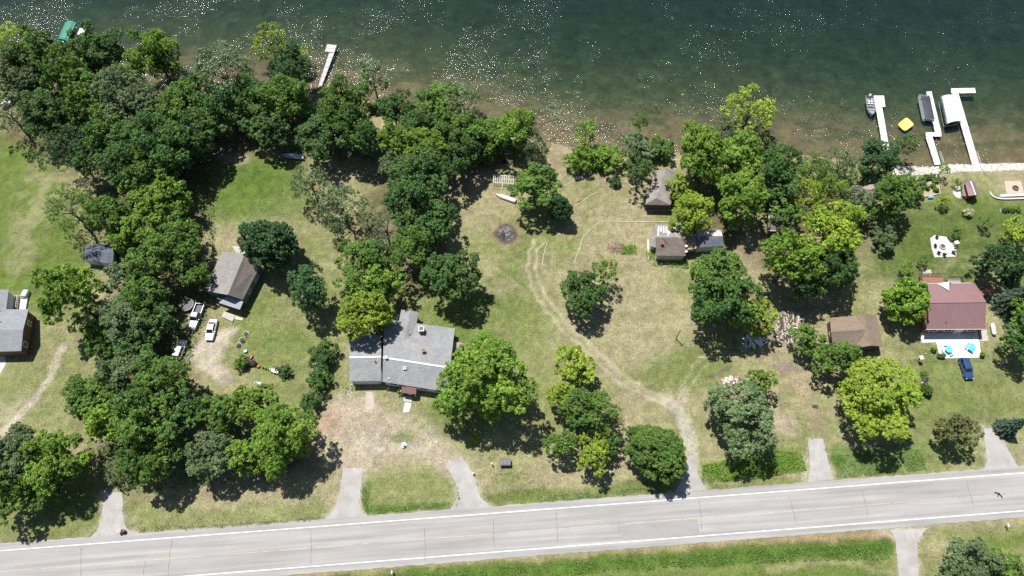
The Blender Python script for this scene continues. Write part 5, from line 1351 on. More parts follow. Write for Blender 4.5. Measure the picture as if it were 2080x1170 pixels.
# yellow swim raft
q = [W(1842, 238.5, WATER_Z + .28), W(1856.3, 252.6, WATER_Z + .28), W(1838.5, 265.5, WATER_Z + .28), W(1824.7, 252.4, WATER_Z + .28)]; c = sum(q, Vector()) / 4
T = thing('swim_raft', 'square yellow inflatable raft with three grey foot pads', 'raft', (c.x, c.y, WATER_Z))
def rounded(q, k=.14):
    out = []
    for i in range(4): a, b, d = q[i-1], q[i], q[(i+1) % 4]; out += [b.lerp(a, k), b.lerp(b.lerp(a, k).lerp(b.lerp(d, k), .5), .6), b.lerp(d, k)]
    return out
YEL = mat('yellow_vinyl', (.72, .56, .13), .5, .04, 1.0, .03)
rq = rounded(q); mb = MB().slab(rq, .34); part(T, 'deck', mb, YEL, True)
tb = MB(); tb.path([p - Vector((0, 0, .12)) for p in rq] + [rq[0] - Vector((0, 0, .12))], .16, 6); part(T, 'inflated_rim', tb, YEL, True)
for x, y in ((1843, 244), (1842.5, 250), (1850, 251.5)):
    p = W(x, y, WATER_Z + .32); part(T, 'foot_pad', MB().box((p.x, p.y, WATER_Z + .3), (.5, .34, .05), .75), mat('grey_pad', (.33, .32, .34), .8), True)
# rock bank
rs = random.Random(12); rip = MB()
top = [(1812,338),(1830,336),(1860,337),(1905,336),(1930,331),(1990,332),(2080,330),(2200,327)]; bot = [(1815,356),(1850,358),(1895,357),(1915,351),(1935,353),(1960,349),(2000,350),(2080,346),(2200,343)]
lk_ = lambda P, x: float(np.interp(x, [p[0] for p in P], [p[1] for p in P]))
rocks = []
for k in range(2600):
    x = rs.uniform(1812, 2190); y0, y1 = lk_(top, x), lk_(bot, x); y = rs.uniform(y0, y1); p = W(x, y, -.4); p.z = max(ground_z(p), WATER_Z - .15)
    rip.blob((p.x, p.y, p.z + .05), rs.uniform(.14, .38), k, 5, 3, .25, (1, rs.uniform(.6, 1), .6))
o = stuff(put('rock_bank', rip.mesh('rock_bank'), mat('pale_limestone', (.50, .47, .44), .9, .3, 1.6, .3)))
o['label'] = 'bank of pale tumbled rocks along the shore'
rs = random.Random(13); rp = MB()
for k in range(240):
    x = rs.uniform(960, 1560); p = W(x, lk_(_shore_px, x) + rs.gauss(0, 3), WATER_Z); rp.blob((p.x, p.y, max(ground_z(p), WATER_Z - .1)), rs.uniform(.05, .16), k, 5, 3, .25)
stuff(put('shore_stones', rp.mesh('shore_stones'), STONE))

# ================================================================ vehicles
CAR_GLASS = GLASS
def car(name, label, front, rear, paint, kind, wd=1.8, group='cars parked by the green-sided house'):
    a, b = W(*rear, .8), W(*front, .8); c = (a + b) / 2; L = max(4.2, (b - a).length); yaw = math.atan2((b - a).y, (b - a).x)
    T = thing(name, label, {'pickup': 'pickup truck'}.get(kind, 'car'), (c.x, c.y, .035 if kind == 'x' else .02), yaw, group)
    h = wd / 2
    if kind == 'sedan': st = [(-.5,.80,.80),(-.475,.93,.90),(-.30,1,.96),(-.05,1,.95),(.18,1,.96),(.27,1,.93),(.40,.97,.82),(.47,.90,.72),(.5,.72,.60)]; cab = (-.36,.22,-.20,.05,1.46,.93)
    elif kind == 'suv': st = [(-.5,.86,.95),(-.48,.96,1.02),(-.30,1,1.05),(.0,1,1.03),(.2,1,1.03),(.27,1,1.02),(.40,.97,.92),(.47,.90,.82),(.5,.74,.68)]; cab = (-.475,.22,-.42,.08,1.62,1.0)
    else: st = [(-.5,.94,.98),(-.49,1,1.02),(-.12,1,1.05),(-.115,1,1.08),(.20,1,1.10),(.30,1,1.07),(.42,.98,1.0),(.48,.94,.92),(.5,.84,.72)]; cab = (-.12,.21,-.09,.10,1.80,1.06)
    def loft_body(st):
        rings = []
        for u, w, zt in st:
            y = w * h; x = u * L
            rings.append([(x, -y*.90, .26), (x, -y, .45), (x, -y, zt - .18), (x, -y*.90, zt - .03), (x, -y*.5, zt + .015), (x, y*.5, zt + .015), (x, y*.90, zt - .03), (x, y, zt - .18), (x, y, .45), (x, y*.90, .26)])
        return MB().loft(rings)
    if kind != 'pickup': part(T, 'body', loft_body(st), paint)
    else:
        part(T, 'body', loft_body([s for s in st if s[0] >= -.12]), paint)
        x0, x1 = -.5 * L, -.122 * L; bd = MB(); m = (x0 + x1) / 2
        bd.box((m, h - .07, .72), (x1 - x0, .14, .66)); bd.box((m, -h + .07, .72), (x1 - x0, .14, .66)); bd.box((x0 + .05, 0, .72), (.1, 2*h - .29, .62)); bd.box((m, 0, .48), (x1 - x0 - .02, 2*h - .3, .14))
        part(T, 'bed', bd, paint); part(T, 'bed_liner', MB().box((m + .03, 0, .57), (x1 - x0 - .14, 2*h - .32, .03)), BLACK)
    xr, xf, tr, tf, zt, zb = cab; xr, xf, tr, tf = xr*L, xf*L, tr*L, tf*L; yb, yt = h * .90, h * .70
    B = [(xr,-yb,zb-.06),(xf,-yb,zb-.06),(xf,yb,zb-.06),(xr,yb,zb-.06)]; Tp = [(tr,-yt,zt),(tf,-yt,zt),(tf,yt,zt),(tr,yt,zt)]
    cabm = MB().loft([B, [tuple(Vector(p).lerp(Vector(q), .93)) for p, q in zip(B, Tp)], Tp, ]); 
    mid = [(tr + .15, -yt*.8, zt + .035), (tf - .15, -yt*.8, zt + .035), (tf - .15, yt*.8, zt + .035), (tr + .15, yt*.8, zt + .035)]
    cabm = MB().loft([B, Tp, mid]); part(T, 'cabin', cabm, paint)
    def pane(nm, q, ins=(.07, .10)):
        q = [Vector(p) for p in q]; a_, b_, c_, d_ = q; nrm = (b_ - a_).cross(d_ - a_).normalized(); ctr = (a_ + b_ + c_ + d_) / 4
        if nrm.dot(ctr - Vector((0, 0, .9))) < 0: nrm = -nrm
        r = [a_.lerp(b_, ins[0]).lerp(d_.lerp(c_, ins[0]), ins[1]), b_.lerp(a_, ins[0]).lerp(c_.lerp(d_, ins[0]), ins[1]), c_.lerp(d_, ins[0]).lerp(b_.lerp(a_, ins[0]), ins[1] * .7), d_.lerp(c_, ins[0]).lerp(a_.lerp(b_, ins[0]), ins[1] * .7)]
        o = part(T, nm, MB().quad(*[p + nrm * .012 for p in r]), CAR_GLASS); return o
    pane('windscreen', (B[1], B[2], Tp[2], Tp[1])); pane('rear_window', (B[3], B[0], Tp[0], Tp[3]))
    for s, (i, j) in ((-1, (0, 1)), (1, (3, 2))):
        for k0, k1 in ((.06, .48), (.52, .95)):
            bl = lambda k: Vector(B[i]).lerp(Vector(B[j]), k); tl = lambda k: Vector(Tp[i]).lerp(Vector(Tp[j]), k)
            pane('side_window', (bl(k0), bl(k1), tl(k1), tl(k0)), (.03, .12))
    wr = .34 if kind == 'sedan' else .37
    for x in (.31 * L, -.30 * L):
        for s in (1, -1):
            w_ = part(T, 'wheel', MB().lathe([(wr*.6, -.1), (wr, -.09), (wr, .09), (wr*.6, .1)], (x, s * (h - .10), wr), 14, 'y'), RUBBER)
            part(T, 'rim', MB().lathe([(wr*.58, -.115), (wr*.58, .115)], (x, s * (h - .10), wr), 10, 'y'), ALU, sub=w_)
    zf = st[-1][2]
    for s in (1, -1):
        part(T, 'headlight', MB().box((.478 * L, s * h * .66, zf + .0), (.16, .34, .14), -s * .5), mat('lamp_glass', (.6, .6, .6), .15))
        part(T, 'tail_light', MB().box((-.495 * L, s * h * .76, .78), (.07, .2, .2)), mat('tail_lamp', (.35, .02, .02), .3))
        part(T, 'door_mirror', MB().box((xf - .45, s * (h + .09), zb + .04), (.14, .2, .13)), paint)
    part(T, 'bumper', MB().box((.495 * L, 0, .46), (.1, wd * .78, .2)), mat('bumper_dark', (.05, .05, .055), .6)); part(T, 'bumper', MB().box((-.5 * L, 0, .48), (.1, wd * .86, .2)), paint if kind == 'sedan' else STEEL)
    part(T, 'grille', MB().box((.497 * L, 0, zf - .02), (.05, wd * .4, .1)), BLACK)
    return T
PW = mat('white_car_paint', (.68, .69, .70), .25, .02, 1.0, 0, coat=.6)
PS = mat('silver_car_paint', (.21, .24, .28), .32, .02, 1.0, 0, metal=.3, coat=.6)
PC = mat('pinkish_white_car_paint', (.58, .54, .53), .28, .02, 1.0, 0, coat=.6)
PB = mat('blue_car_paint', (.035, .080, .205), .22, .03, 1.0, 0, metal=.3, coat=.8)
car('sedan_car', 'white saloon car parked in the sun on the dirt parking place', (423.2, 690.5), (433.5, 648.5), PW, 'sedan')
car('pickup_truck', 'silver crew-cab pickup with an empty bed half in tree shade', (387.8, 668.5), (407.3, 617), PS, 'pickup', 1.95)
car('estate_car', 'pale estate car parked nose to the trees in the shade', (372.3, 690.5), (357.5, 728), PC, 'suv', 1.8)
car('sedan_car', 'dark blue car parked on grass at the edge of the white patio', (1970.6, 769.5), (1955.8, 727.0), PB, 'suv', 1.8, None)

# ================================================================ garden things
def small(name, label, cat, mb, m, p, rz=0.0, group=None, smooth=False): return tag(put(name, mb.mesh(name, None, smooth), m, None, p, rz), label, cat, group)
# stone ring planters
for i, (x, y, lab) in enumerate(((500, 678.7, 'stone-ringed flower bed nearest the green-sided house'), (492, 692, 'middle stone-ringed flower bed of the three on the lawn'), (485, 702.6, 'stone-ringed flower bed nearest the dirt parking place'))):
    T = thing('planter_ring', lab, 'flower bed', W(x, y), 0, 'stone-ringed flower beds'); gg = random.Random(i + 3)
    for k in range(14):
        a = 6.283 * k / 14; part(T, 'stone', MB().blob((.62 * math.cos(a), .62 * math.sin(a), .08), gg.uniform(.11, .17), k + i * 20, 6, 4), STONE)
    part(T, 'soil', MB().lathe([(.5, -.05), (.5, .06), (.02, .1)], n=12), mat('pale_mulch', (.30, .27, .20), .95, .3, 3.0, .4))
    me, BC = crown_mesh('plant', 900 + i, .24, 'sap'); put('plant', me, LEAF['grey'], T, (.05, -.05, .22))
small('storage_box', 'light blue plastic box on the grass beside the flower rings', 'box', MB().box((0, 0, .2), (.6, .5, .4)).box((0, 0, .43), (.66, .56, .06)), BLUEP, W(499.5, 714.6), .3)
T = thing('toy_wagon', 'red toy wagon beside the little dark-roofed playhouse', 'wagon', W(510.5, 726.5), 1.2)
part(T, 'tub', MB().box((0, 0, .3), (.9, .5, .06)).box((0, .24, .42), (.9, .04, .22)).box((0, -.24, .42), (.9, .04, .22)).box((.44, 0, .42), (.04, .46, .22)).box((-.44, 0, .42), (.04, .46, .22)), REDP)
for x in (-.3, .3):
    for s in (-1, 1): part(T, 'wheel', MB().lathe([(.13, -.03), (.13, .03)], (x, s * .26, .13), 10, 'y'), BLACK)
part(T, 'handle', MB().tube((.45, 0, .3), (.9, 0, .55), .025), BLACK)
T = thing('toy_house', 'very small dark-roofed play hut beside the round bush', 'play hut', W(513.5, 739), .1)
part(T, 'wall', MB().box((0, 0, .5), (1.2, .8, 1.0)).add([(-.6,-.4,1),(.6,-.4,1),(.6,.4,1),(-.6,.4,1),(-.6,0,1.3),(.6,0,1.3)], ((0,1,5,4),(2,3,4,5),(0,4,3),(1,2,5))), TERRA)
for s in (1, -1): part(T, 'roof_slope', MB().slab([(-.72, s*.55, .95), (.72, s*.55, .95), (.72, 0, 1.42), (-.72, 0, 1.42)], .05), mat('dark_toy_roof', (.05, .05, .055), .6))
part(T, 'door', MB().box((0, -.41, .35), (.34, .03, .65)), WHITE)
small('play_ball', 'orange ball on the grass beside the very small play hut', 'ball', MB().blob((0, 0, .3), .32, 1, 12, 8, 0.0), ORANGE, W(526, 745.5), 0, None, True)
def garden_set(label, x, y, rz, mt, group='garden tables with chairs'):
    T = thing('garden_table', label, 'garden table', W(x, y), rz, group)
    part(T, 'table_top', MB().box((0, 0, .68), (.75, .75, .05)), mt)
    for sx in (-.3, .3):
        for sy in (-.3, .3): part(T, 'leg', MB().box((sx, sy, .33), (.06, .06, .66)), mt)
    return T
def chair(label, x, y, rz, m, group, s=1.0):
    T = thing('chair', label, 'chair', W(x, y, .1) if group == 'dark chairs round the fire ring' else W(x, y), rz, group); T.scale = (s, s, s)
    part(T, 'seat', MB().box((0, 0, .42), (.55, .55, .06)), m); part(T, 'backrest', MB().box((-.30, 0, .72), (.06, .55, .62)), m)
    for sx in (-.22, .22):
        for sy in (-.22, .22): part(T, 'leg', MB().box((sx, sy, .2), (.05, .05, .4)), m)
    for sy in (-.29, .29): part(T, 'armrest', MB().box((0, sy, .62), (.5, .06, .05)), m)
    return T
garden_set('white garden table near the small dark bush', 560, 755.5, -.2, WHITE)
chair('white chair drawn up to the garden table by the small dark bush', 554, 753.5, .1, WHITE, 'chairs on the cottage lawn'); chair('white chair with its back to the small dark bush', 566, 757.5, 3.0, WHITE, 'chairs on the cottage lawn')
garden_set('white garden table standing near the roadside wood', 530, 783, -.2, WHITE)
chair('dark chair at the garden table near the roadside wood', 538, 785, 3.0, BLACK, 'chairs on the cottage lawn'); chair('white chair at the garden table near the roadside wood', 524, 780.5, .0, WHITE, 'chairs on the cottage lawn')
for x, y, n in ((535, 748, 1), (540, 750, 2), (546, 752, 3)): small('flower_pot', ('flower pot nearest the orange ball', 'middle flower pot of the short row by the orange ball', 'flower pot nearest the white chair by the dark bush')[n-1], 'flower pot', MB().lathe([(.12, 0), (.18, .26), (.16, .26), (.1, .2)], n=10).blob((0, 0, .35), .2, n, 7, 4, .3), LEAF['fresh'], W(x, y), 0, 'row of flower pots')
# covered hot tub, trampoline in the shade
T = thing('covered_grill', 'rounded silver-covered barbecue on the grass by the white-railed deck', 'barbecue', W(54.5, 600), 1.5)
rg = []
for z, k in ((0, .92), (.5, 1.0), (.9, .96), (1.08, .72)): rg.append([(1.05 * k * math.copysign(abs(math.cos(a)) ** .5, math.cos(a)), .68 * k * math.copysign(abs(math.sin(a)) ** .5, math.sin(a)), z) for a in [6.283 * i / 16 for i in range(16)]])
part(T, 'cover', MB().loft(rg), mat('silver_cover_cloth', (.42, .46, .46), .4, .1, 1.5, .2), False, True); part(T, 'strap', MB().box((0, 0, 1.09), (.08, 1.0, .03)), STEEL)
T = thing('trampoline', 'dark trampoline in deep shade beside the silver pickup', 'trampoline', W(381, 622))
rim = [(1.5 * math.cos(6.283 * k / 20), 1.5 * math.sin(6.283 * k / 20), .8) for k in range(21)]
part(T, 'rim', MB().path(rim, .06, 5), STEEL); part(T, 'mat', MB().prism([p[:2] for p in rim[:-1]], .76, .78), BLACK)
for k in range(0, 20, 5): part(T, 'leg', MB().tube(rim[k], (rim[k][0], rim[k][1], 0), .04), STEEL)
# clearing: dock frame, upturned boat, burnt patch, dark heap
T = thing('dock_section', 'white metal dock frame with open bars standing on the tan clearing', 'dock frame', W(1023, 366))
q = [W(1003, 355, .9), W(1043, 358, .9), W(1044, 373, .9), W(1003, 371, .9)]
fr = MB()
for a, b in zip(q, q[1:] + q[:1]): fr.tube(a, b, .07, n=5)
fr.tube(q[0].lerp(q[3], .5), q[1].lerp(q[2], .5), .05, n=5); part(T, 'frame', fr, WHITE, True)
for k in range(1, 11): part(T, 'bar', MB().tube(q[0].lerp(q[1], k / 11), q[3].lerp(q[2], k / 11), .05, n=5), WHITE, True)
for p in q: part(T, 'leg', MB().tube(p, (p.x, p.y, -.1), .06, n=5), WHITE, True)
m = q[3].lerp(q[2], .42); part(T, 'tow_bar', MB().tube(m, m + Vector((0, -1.1, -.5)), .06, n=5).tube(m + Vector((-.3, -1.1, -.5)), m + Vector((.3, -1.1, -.5)), .05, n=5), WHITE, True)
c, yaw, L = place_between((1048, 408.5), (1007, 394.5), .4)
T = thing('rowing_boat', 'narrow white boat lying upside down on the tan clearing', 'boat', (c.x, c.y, .25), yaw)
rings = []
for k in range(9):
    u = k / 8; w = .55 * (1 - max(0, u - .6) ** 2 * 5.5) if u > .6 else .55; w = max(w, .06); hgt = .5 * (1 - max(0, u - .7) * .9)
    rings.append([((u - .5) * L, w * math.cos(math.pi * i / 8), hgt * math.sin(math.pi * i / 8) ** .6 if 0 < i < 8 else 0) for i in range(9)])
part(T, 'hull', MB().loft(rings), mat('white_hull', (.58, .57, .53), .4, .05, 1.0, .03), False, True); part(T, 'keel', MB().box((-.2, 0, .52), (L * .75, .05, .05)), CONC2)
for x in (-.3, .3): part(T, 'trestle', MB().box((x * L, 0, -.12), (.12, 1.2, .25)), WOOD)
rs = random.Random(8); mb = MB()
for k in range(520):
    a, r = rs.uniform(0, 6.28), abs(rs.gauss(0, 1.2)); r = min(r, 2.5); p = (r * math.cos(a), r * math.sin(a) * .95)
    z = .16 * max(0, 1 - r / 2.4)
    if k % 2: mb.blob((p[0], p[1], z), rs.uniform(.05, .13), k, 5, 3, .3)
    else: q = rs.uniform(0, 6.28); L_ = rs.uniform(.15, .5); mb.tube((p[0], p[1], z + .03), (p[0] + L_ * math.cos(q), p[1] + L_ * math.sin(q), z + rs.uniform(0, .12)), .03, .02, 4)
o = stuff(put('burnt_heap', mb.mesh('burnt_heap'), mat('ash_and_char', (.065, .052, .052), .95, .5, 3.0, .3, c2=(.30, .29, .30)), None, W(1027, 475))); o['label'] = 'round patch of grey ash and charred bits on the grass'
T = thing('tyre_pile', 'dark heap of old tyres at the bushes above the dock frame', 'tyres', W(1023, 330))
for k, (x, y, z) in enumerate(((0, 0, .12), (.75, .1, .12), (.35, .6, .12), (.2, .2, .36), (.55, .4, .36))):
    rg = [[(x + (.34 + .13 * math.cos(b)) * math.cos(a), y + (.34 + .13 * math.cos(b)) * math.sin(a), z + .12 * math.sin(b)) for b in [6.283 * j / 8 for j in range(8)]] for a in [6.283 * i / 14 for i in range(15)]]
    part(T, 'tyre', MB().loft(rg, False), RUBBER, False, True)
c, yaw, L = place_between((615, 319.5), (573, 315), .5)
T = thing('rowing_boat', 'silver rowing boat on the grass in front of the dark trees', 'boat', (c.x, c.y, .12), yaw)
open_boat(T, L, 1.25, .0, .5, mat('pale_blue_aluminium', (.55, .58, .62), .35, .08, 2.0, .03, metal=.4), STEEL)
for x in (-.32, 0, .3): part(T, 'bench', MB().box((x * L, 0, .4), (.28, .95, .06)), WHITE)
part(T, 'trailer_wheel', MB().lathe([(.25, -.06), (.25, .06)], (-.1, .75, .14), 10, 'y'), RUBBER)
T = thing('white_boat', 'white boat almost hidden by the leaves in the far corner of the wood', 'boat', W(22, 208, .3), .9)
open_boat(T, 4.6, 1.7, .0, .7, WHITE, WHITE); part(T, 'cover', MB().box((-.5, 0, .66), (2.6, 1.4, .12)), WCAN)
small('board', 'pale sheet of board lying at the bushes by the grass lane', 'board', MB().slab([(-.9, .15, .16), (.9, .55, .16), (.8, -.3, .1), (-.9, -.6, .1)], .08), CONC, W(1176.5, 361.5))
small('plank', 'short brown plank lying across the timber edging', 'plank', MB().box((0, 0, .1), (1.2, .28, .1)), mat('brown_plank', (.16, .08, .06), .8, .2, 3.0, .2), W(1177, 409), .5)
# timber edging on the dry lawn
EDGE = mat('edging_timber', (.44, .395, .285), .85, .18, 2.0, .15)
def edging(pts, label):
    T = thing('timber_edging', label, 'edging', W(*pts[0]))
    for a, b in zip(pts, pts[1:]):
        a, b = W(*a), W(*b); n = max(1, round((b - a).length / 2.4)); u = (b - a).normalized(); yaw = math.atan2(u.y, u.x)
        for k in range(n):
            m = a.lerp(b, (k + .5) / n); part(T, 'beam', MB().box((m.x, m.y, .05), ((b - a).length / n - .05, .13, .14), yaw), EDGE, True)
edging([(1165,536),(1176,508),(1184,482),(1202,464),(1220,449.5),(1262,450.5),(1310,451),(1360,451)], 'long pale timber edging that bends toward the ruined house')
edging([(1166,420),(1185,408),(1200,397),(1213,391)], 'short pale timber edging beside the small dark dense tree')
edging([(1142,379),(1160,371),(1174,362)], 'pale timber edging running up to the sheet of board')
edging([(1111,494),(1104,520),(1101,540)], 'short timber edging right beside the wheel ruts')
edging([(1266,371),(1282,368)], 'very short edging beam beside the small round dark bush')
edging([(1418,726.5),(1455,725.5),(1504,726)], 'straight pale edging on the green lawn below the dead pole')
T = thing('utility_pole', 'thin grey wooden pole standing alone on the dry lawn', 'pole', W(1373, 688))
part(T, 'pole', MB().tube((0, 0, -.2), (0, 0, 4.6), .12, .09, 8), WOOD); part(T, 'cross_arm', MB().box((0, 0, 4.3), (1.1, .09, .1), .4), WOOD)
# heaps: rubble, brush, bricks
def heap(name, label, cat, poly_px, n, mats_, seed, hmax, Lr=(.5, 1.8), wr=(.08, .28), base=None):
    rs = random.Random(seed); P = [W(*q) for q in poly_px]; c = sum(P, Vector()) / len(P); T = thing(name, label, cat, c)
    pool = []
    for k in range(14):
        pool.append(MB().box((0, 0, 0), (rs.uniform(*Lr), rs.uniform(*wr), rs.uniform(.03, .12))).mesh('plank'))
    for k in range(n):
        i = rs.randrange(len(P)); r = rs.random() ** .55; e = P[i].lerp(P[(i+1) % len(P)], rs.random()); p = c.lerp(e, r) - c
        o = put('plank', pool[rs.randrange(14)], rs.choice(mats_), T, (p.x, p.y, .06 + hmax * (1 - r) * rs.uniform(.4, 1)), 0)
        o.rotation_euler = (rs.uniform(-.35, .35), rs.uniform(-.35, .35), rs.gauss(1.25, .5) if rs.random() < .6 else rs.uniform(0, 3.14))
    mb = MB(); rg = [[(c.lerp(p, k).x, c.lerp(p, k).y, z) for p in P] for k, z in ((1.0, -.05), (.7, hmax * .35), (.25, hmax * .7))]
    mb.loft(rg); part(T, 'rubble_core', mb, base or SOIL, True)
    return T
CHIP = [CONC2, TIMBER, WOOD, WOOD, DEADWOOD, mat('reddish_board', (.33, .17, .13), .85, .2, 2.0, .1), STONE, mat('pale_board', (.50, .44, .38), .85, .2, 2.0, .1), CONC2]
T = heap('rubble_heap', 'big heap of broken boards and rubble between two trees', 'rubble', [(1584,640),(1604,634),(1622,637),(1622,660),(1612,682),(1601,704),(1582,702),(1570,696),(1576,668)], 260, CHIP, 21, 1.1)
tp = W(1583.5, 699, .35)
rg = [[((.40 + .14 * math.cos(b)) * math.cos(a), (.40 + .14 * math.cos(b)) * math.sin(a), .12 * math.sin(b)) for b in [6.283 * j / 8 for j in range(8)]] for a in [6.283 * i / 14 for i in range(15)]]
small('old_tyre', 'single black tyre lying on the foot of the rubble heap', 'tyre', MB().loft(rg, False), RUBBER, tp, 0, None, True)
heap('brush_heap', 'low straw-coloured heap of sticks at the edge of the trees', 'brush heap', [(1636,598),(1655,592),(1680,600),(1690,610),(1665,618),(1642,620)], 150, [TIMBER, mat('straw_stick', (.42, .34, .20), .9, .2, 2.0, .1), TERRA, mat('yellow_stick', (.52, .46, .20), .9)], 22, .35, (.4, 1.5), (.03, .07), mat('straw_bed', (.30, .25, .16), .95, .3, 2.0, .3))
heap('brush_heap', 'reddish heap of old branches beside the tall weeds on the dry lawn', 'brush heap', [(1234,497),(1258,494),(1270,503),(1258,512),(1240,510)], 110, [mat('reddish_stick', (.26, .13, .09), .9, .2, 2.0, .1), mat('brown_stick', (.20, .13, .09), .9), DEADWOOD], 23, .3, (.5, 1.8), (.03, .07), mat('red_earth', (.24, .15, .10), .95, .3, 2.0, .3))
heap('brick_heap', 'small heap of broken bricks and slabs above the large grey-green tree', 'bricks', [(1462,772),(1478,766),(1500,766),(1512,776),(1500,792),(1486,790)], 80, [BRICKR, STONE, CONC, WHITE, mat('pink_slab', (.45, .30, .26), .9)], 24, .4, (.25, .7), (.15, .4), mat('dusty_earth', (.28, .22, .17), .95, .3, 2.0, .3))
heap('board_stack', 'white and blue-grey scrap boards under the light yellowish tree', 'scrap boards', [(1508,690),(1525,686),(1562,690),(1566,700),(1530,705),(1512,703)], 40, [WHITE, CONC, CONC2], 25, .5, (.8, 2.2), (.3, .6))
small('brush_clump', 'little dark grey tangle of twigs on the lawn', 'twigs', (lambda m, g: [m.tube((g.uniform(-.4, .4), g.uniform(-.3, .3), .03), (g.uniform(-.7, .7), g.uniform(-.5, .5), g.uniform(.1, .4)), .03, .015, 4) for _ in range(60)] and m)(MB(), random.Random(3)), mat('dark_twigs', (.12, .11, .12), .9), W(1655, 826))
def ring(name, label, x, y, r, n, m, sz): 
    T = thing(name, label, 'stone ring', W(x, y), 0, 'stone rings on the lawn'); gg = random.Random(int(x))
    for k in range(n): a = 6.283 * k / n; part(T, 'stone', MB().blob((r * math.cos(a), r * math.sin(a), .03), sz * gg.uniform(.8, 1.2), k, 5, 3, .2, (1, 1, .6)), m)
ring('stone_ring', 'larger pale ring of stones on the lawn beside the paved stub', 1707.5, 879, .50, 16, TIMBER, .10)
ring('stone_ring', 'smaller pale ring of stones on the lawn beside the paved stub', 1697, 888, .24, 9, TIMBER, .08)

# ---- red house garden
T = thing('propane_tank', 'long white propane tank on the grass beside the maroon-roofed house', 'tank', W(2014.3, 671), math.atan2(*(lambda d: (d.y, d.x))(W(2012, 659) - W(2017, 685))))
prof = [(.02, -1.35), (.26, -1.28), (.42, -1.05), (.42, 1.05), (.26, 1.28), (.02, 1.35)]
part(T, 'tank', MB().loft([[(h_, r_ * math.cos(6.283*i/14), .62 + r_ * math.sin(6.283*i/14)) for i in range(14)] for r_, h_ in prof]), WHITE, False, True)
part(T, 'valve_dome', MB().lathe([(.16, 0), (.16, .14), (.02, .2)], (0, 0, 1.0), 10), mat('tank_dome', (.5, .5, .48), .5))
for x in (-.8, .8): part(T, 'foot', MB().box((x, 0, .12), (.16, .6, .3)), CONC2)
T = thing('picnic_table', 'turquoise picnic table with two benches on the white patio', 'picnic table', W(1969, 707.5, .1), .85)
for k in range(5): part(T, 'plank', MB().box((0, -.36 + .18 * k, .76), (1.75, .165, .05)), TEAL)
for s in (1, -1):
    for k in (0, 1): part(T, 'bench_plank', MB().box((0, s * (.66 + .14 * k), .46), (1.75, .13, .05)), TEAL)
    part(T, 'leg', MB().box((s * .6, 0, .44), (.08, 1.5, .06)).tube((s*.6, .25, .74), (s*.6, .65, 0), .05).tube((s*.6, -.25, .74), (s*.6, -.65, 0), .05), TEAL)
T = thing('round_table', 'round turquoise table ringed by curved benches on the white patio', 'table', W(1923.5, 712.5, .1), .4)
part(T, 'table_top', MB().lathe([(.70, .70), (.72, .73), (.70, .77), (.02, .77)], n=24), TEAL); part(T, 'pedestal', MB().tube((0, 0, 0), (0, 0, .72), .12, .08, 8), WHITE)
for k in range(3):
    a0 = k * 2.094; A = [a0 + .2 + 1.45 * i / 7 for i in range(8)]
    part(T, 'bench', MB().slab([(1.28*math.cos(a), 1.28*math.sin(a), .46) for a in A] + [(.98*math.cos(a), .98*math.sin(a), .46) for a in reversed(A)], .06), mat('pale_teal', (.36, .54, .56), .5))
    for a in (A[1], A[6]): part(T, 'bench_leg', MB().tube((1.13*math.cos(a), 1.13*math.sin(a), .42), (1.13*math.cos(a), 1.13*math.sin(a), 0), .03), STEEL)
def potted(label, x, y, z, r, colour, seed, m=BLACK, group='potted plants by the patio'):
    T = thing('potted_plant', label, 'potted plant', W(x, y, z), 0, group); part(T, 'pot', MB().lathe([(r*.7, 0), (r, r*1.5), (r*.86, r*1.5), (r*.8, r*1.3)], n=12), m)
    me, BC = crown_mesh('plant', seed, r * 1.15, 'sap'); put('plant', me, LEAF[colour], T, (0, 0, r * 2.0)); return T
potted('dark pot with a plant at the corner of the patio near the round table', 1912.5, 724.5, .1, .26, 'dark', 931); potted('grey pot with a plant at the patio corner near the picnic table', 1992, 722.5, .1, .28, 'mid', 932, STEEL)
potted('pot with a leafy plant standing on the grass just off the patio corner', 1906, 725, 0, .24, 'dark', 933); potted('orange glazed pot on the grass beside the patio step', 1894, 712.5, 0, .30, 'mid', 934, TERRA)
for x, y, lab in ((1886, 712, 'small pale garden ornament left of the orange glazed pot'), (1892, 722, 'small pale garden ornament below the orange glazed pot'), (1880, 719.5, 'small pale garden ornament nearest the bird table')):
    small('garden_ornament', lab, 'ornament', MB().lathe([(.16, 0), (.12, .2), (.06, .3), (.1, .4), (.02, .5)], n=8), CONC, W(x, y))
T = thing('bird_table', 'bird table with a square white roof on dark legs', 'bird table', W(1863, 733), .2)
part(T, 'post', MB().tube((0, 0, -.1), (0, 0, 1.7), .06, n=6), SIDED); part(T, 'tray', MB().box((0, 0, 1.5), (.6, .6, .06)), WOOD)
part(T, 'roof', MB().loft([[(-.4,-.4,1.8),(.4,-.4,1.8),(.4,.4,1.8),(-.4,.4,1.8)], [(-.06,-.06,2.05),(.06,-.06,2.05),(.06,.06,2.05),(-.06,.06,2.05)]]), WHITE)
for a in (0.5, 2.6, 4.7): part(T, 'brace', MB().tube((0, 0, .9), (.8 * math.cos(a), .8 * math.sin(a), 0), .04, n=5), SIDED)
for sx in (-.25, .25): part(T, 'roof_post', MB().tube((sx, 0, 1.5), (sx, 0, 1.82), .03, n=5), WOOD)
c0, c1 = W(1873, 758), W(1880, 783); yaw = math.atan2((c1 - c0).y, (c1 - c0).x); L = (c1 - c0).length; m = (c0 + c1) / 2
T = thing('raised_planter', 'long narrow raised planter with a grey metal frame', 'planter', m, yaw)
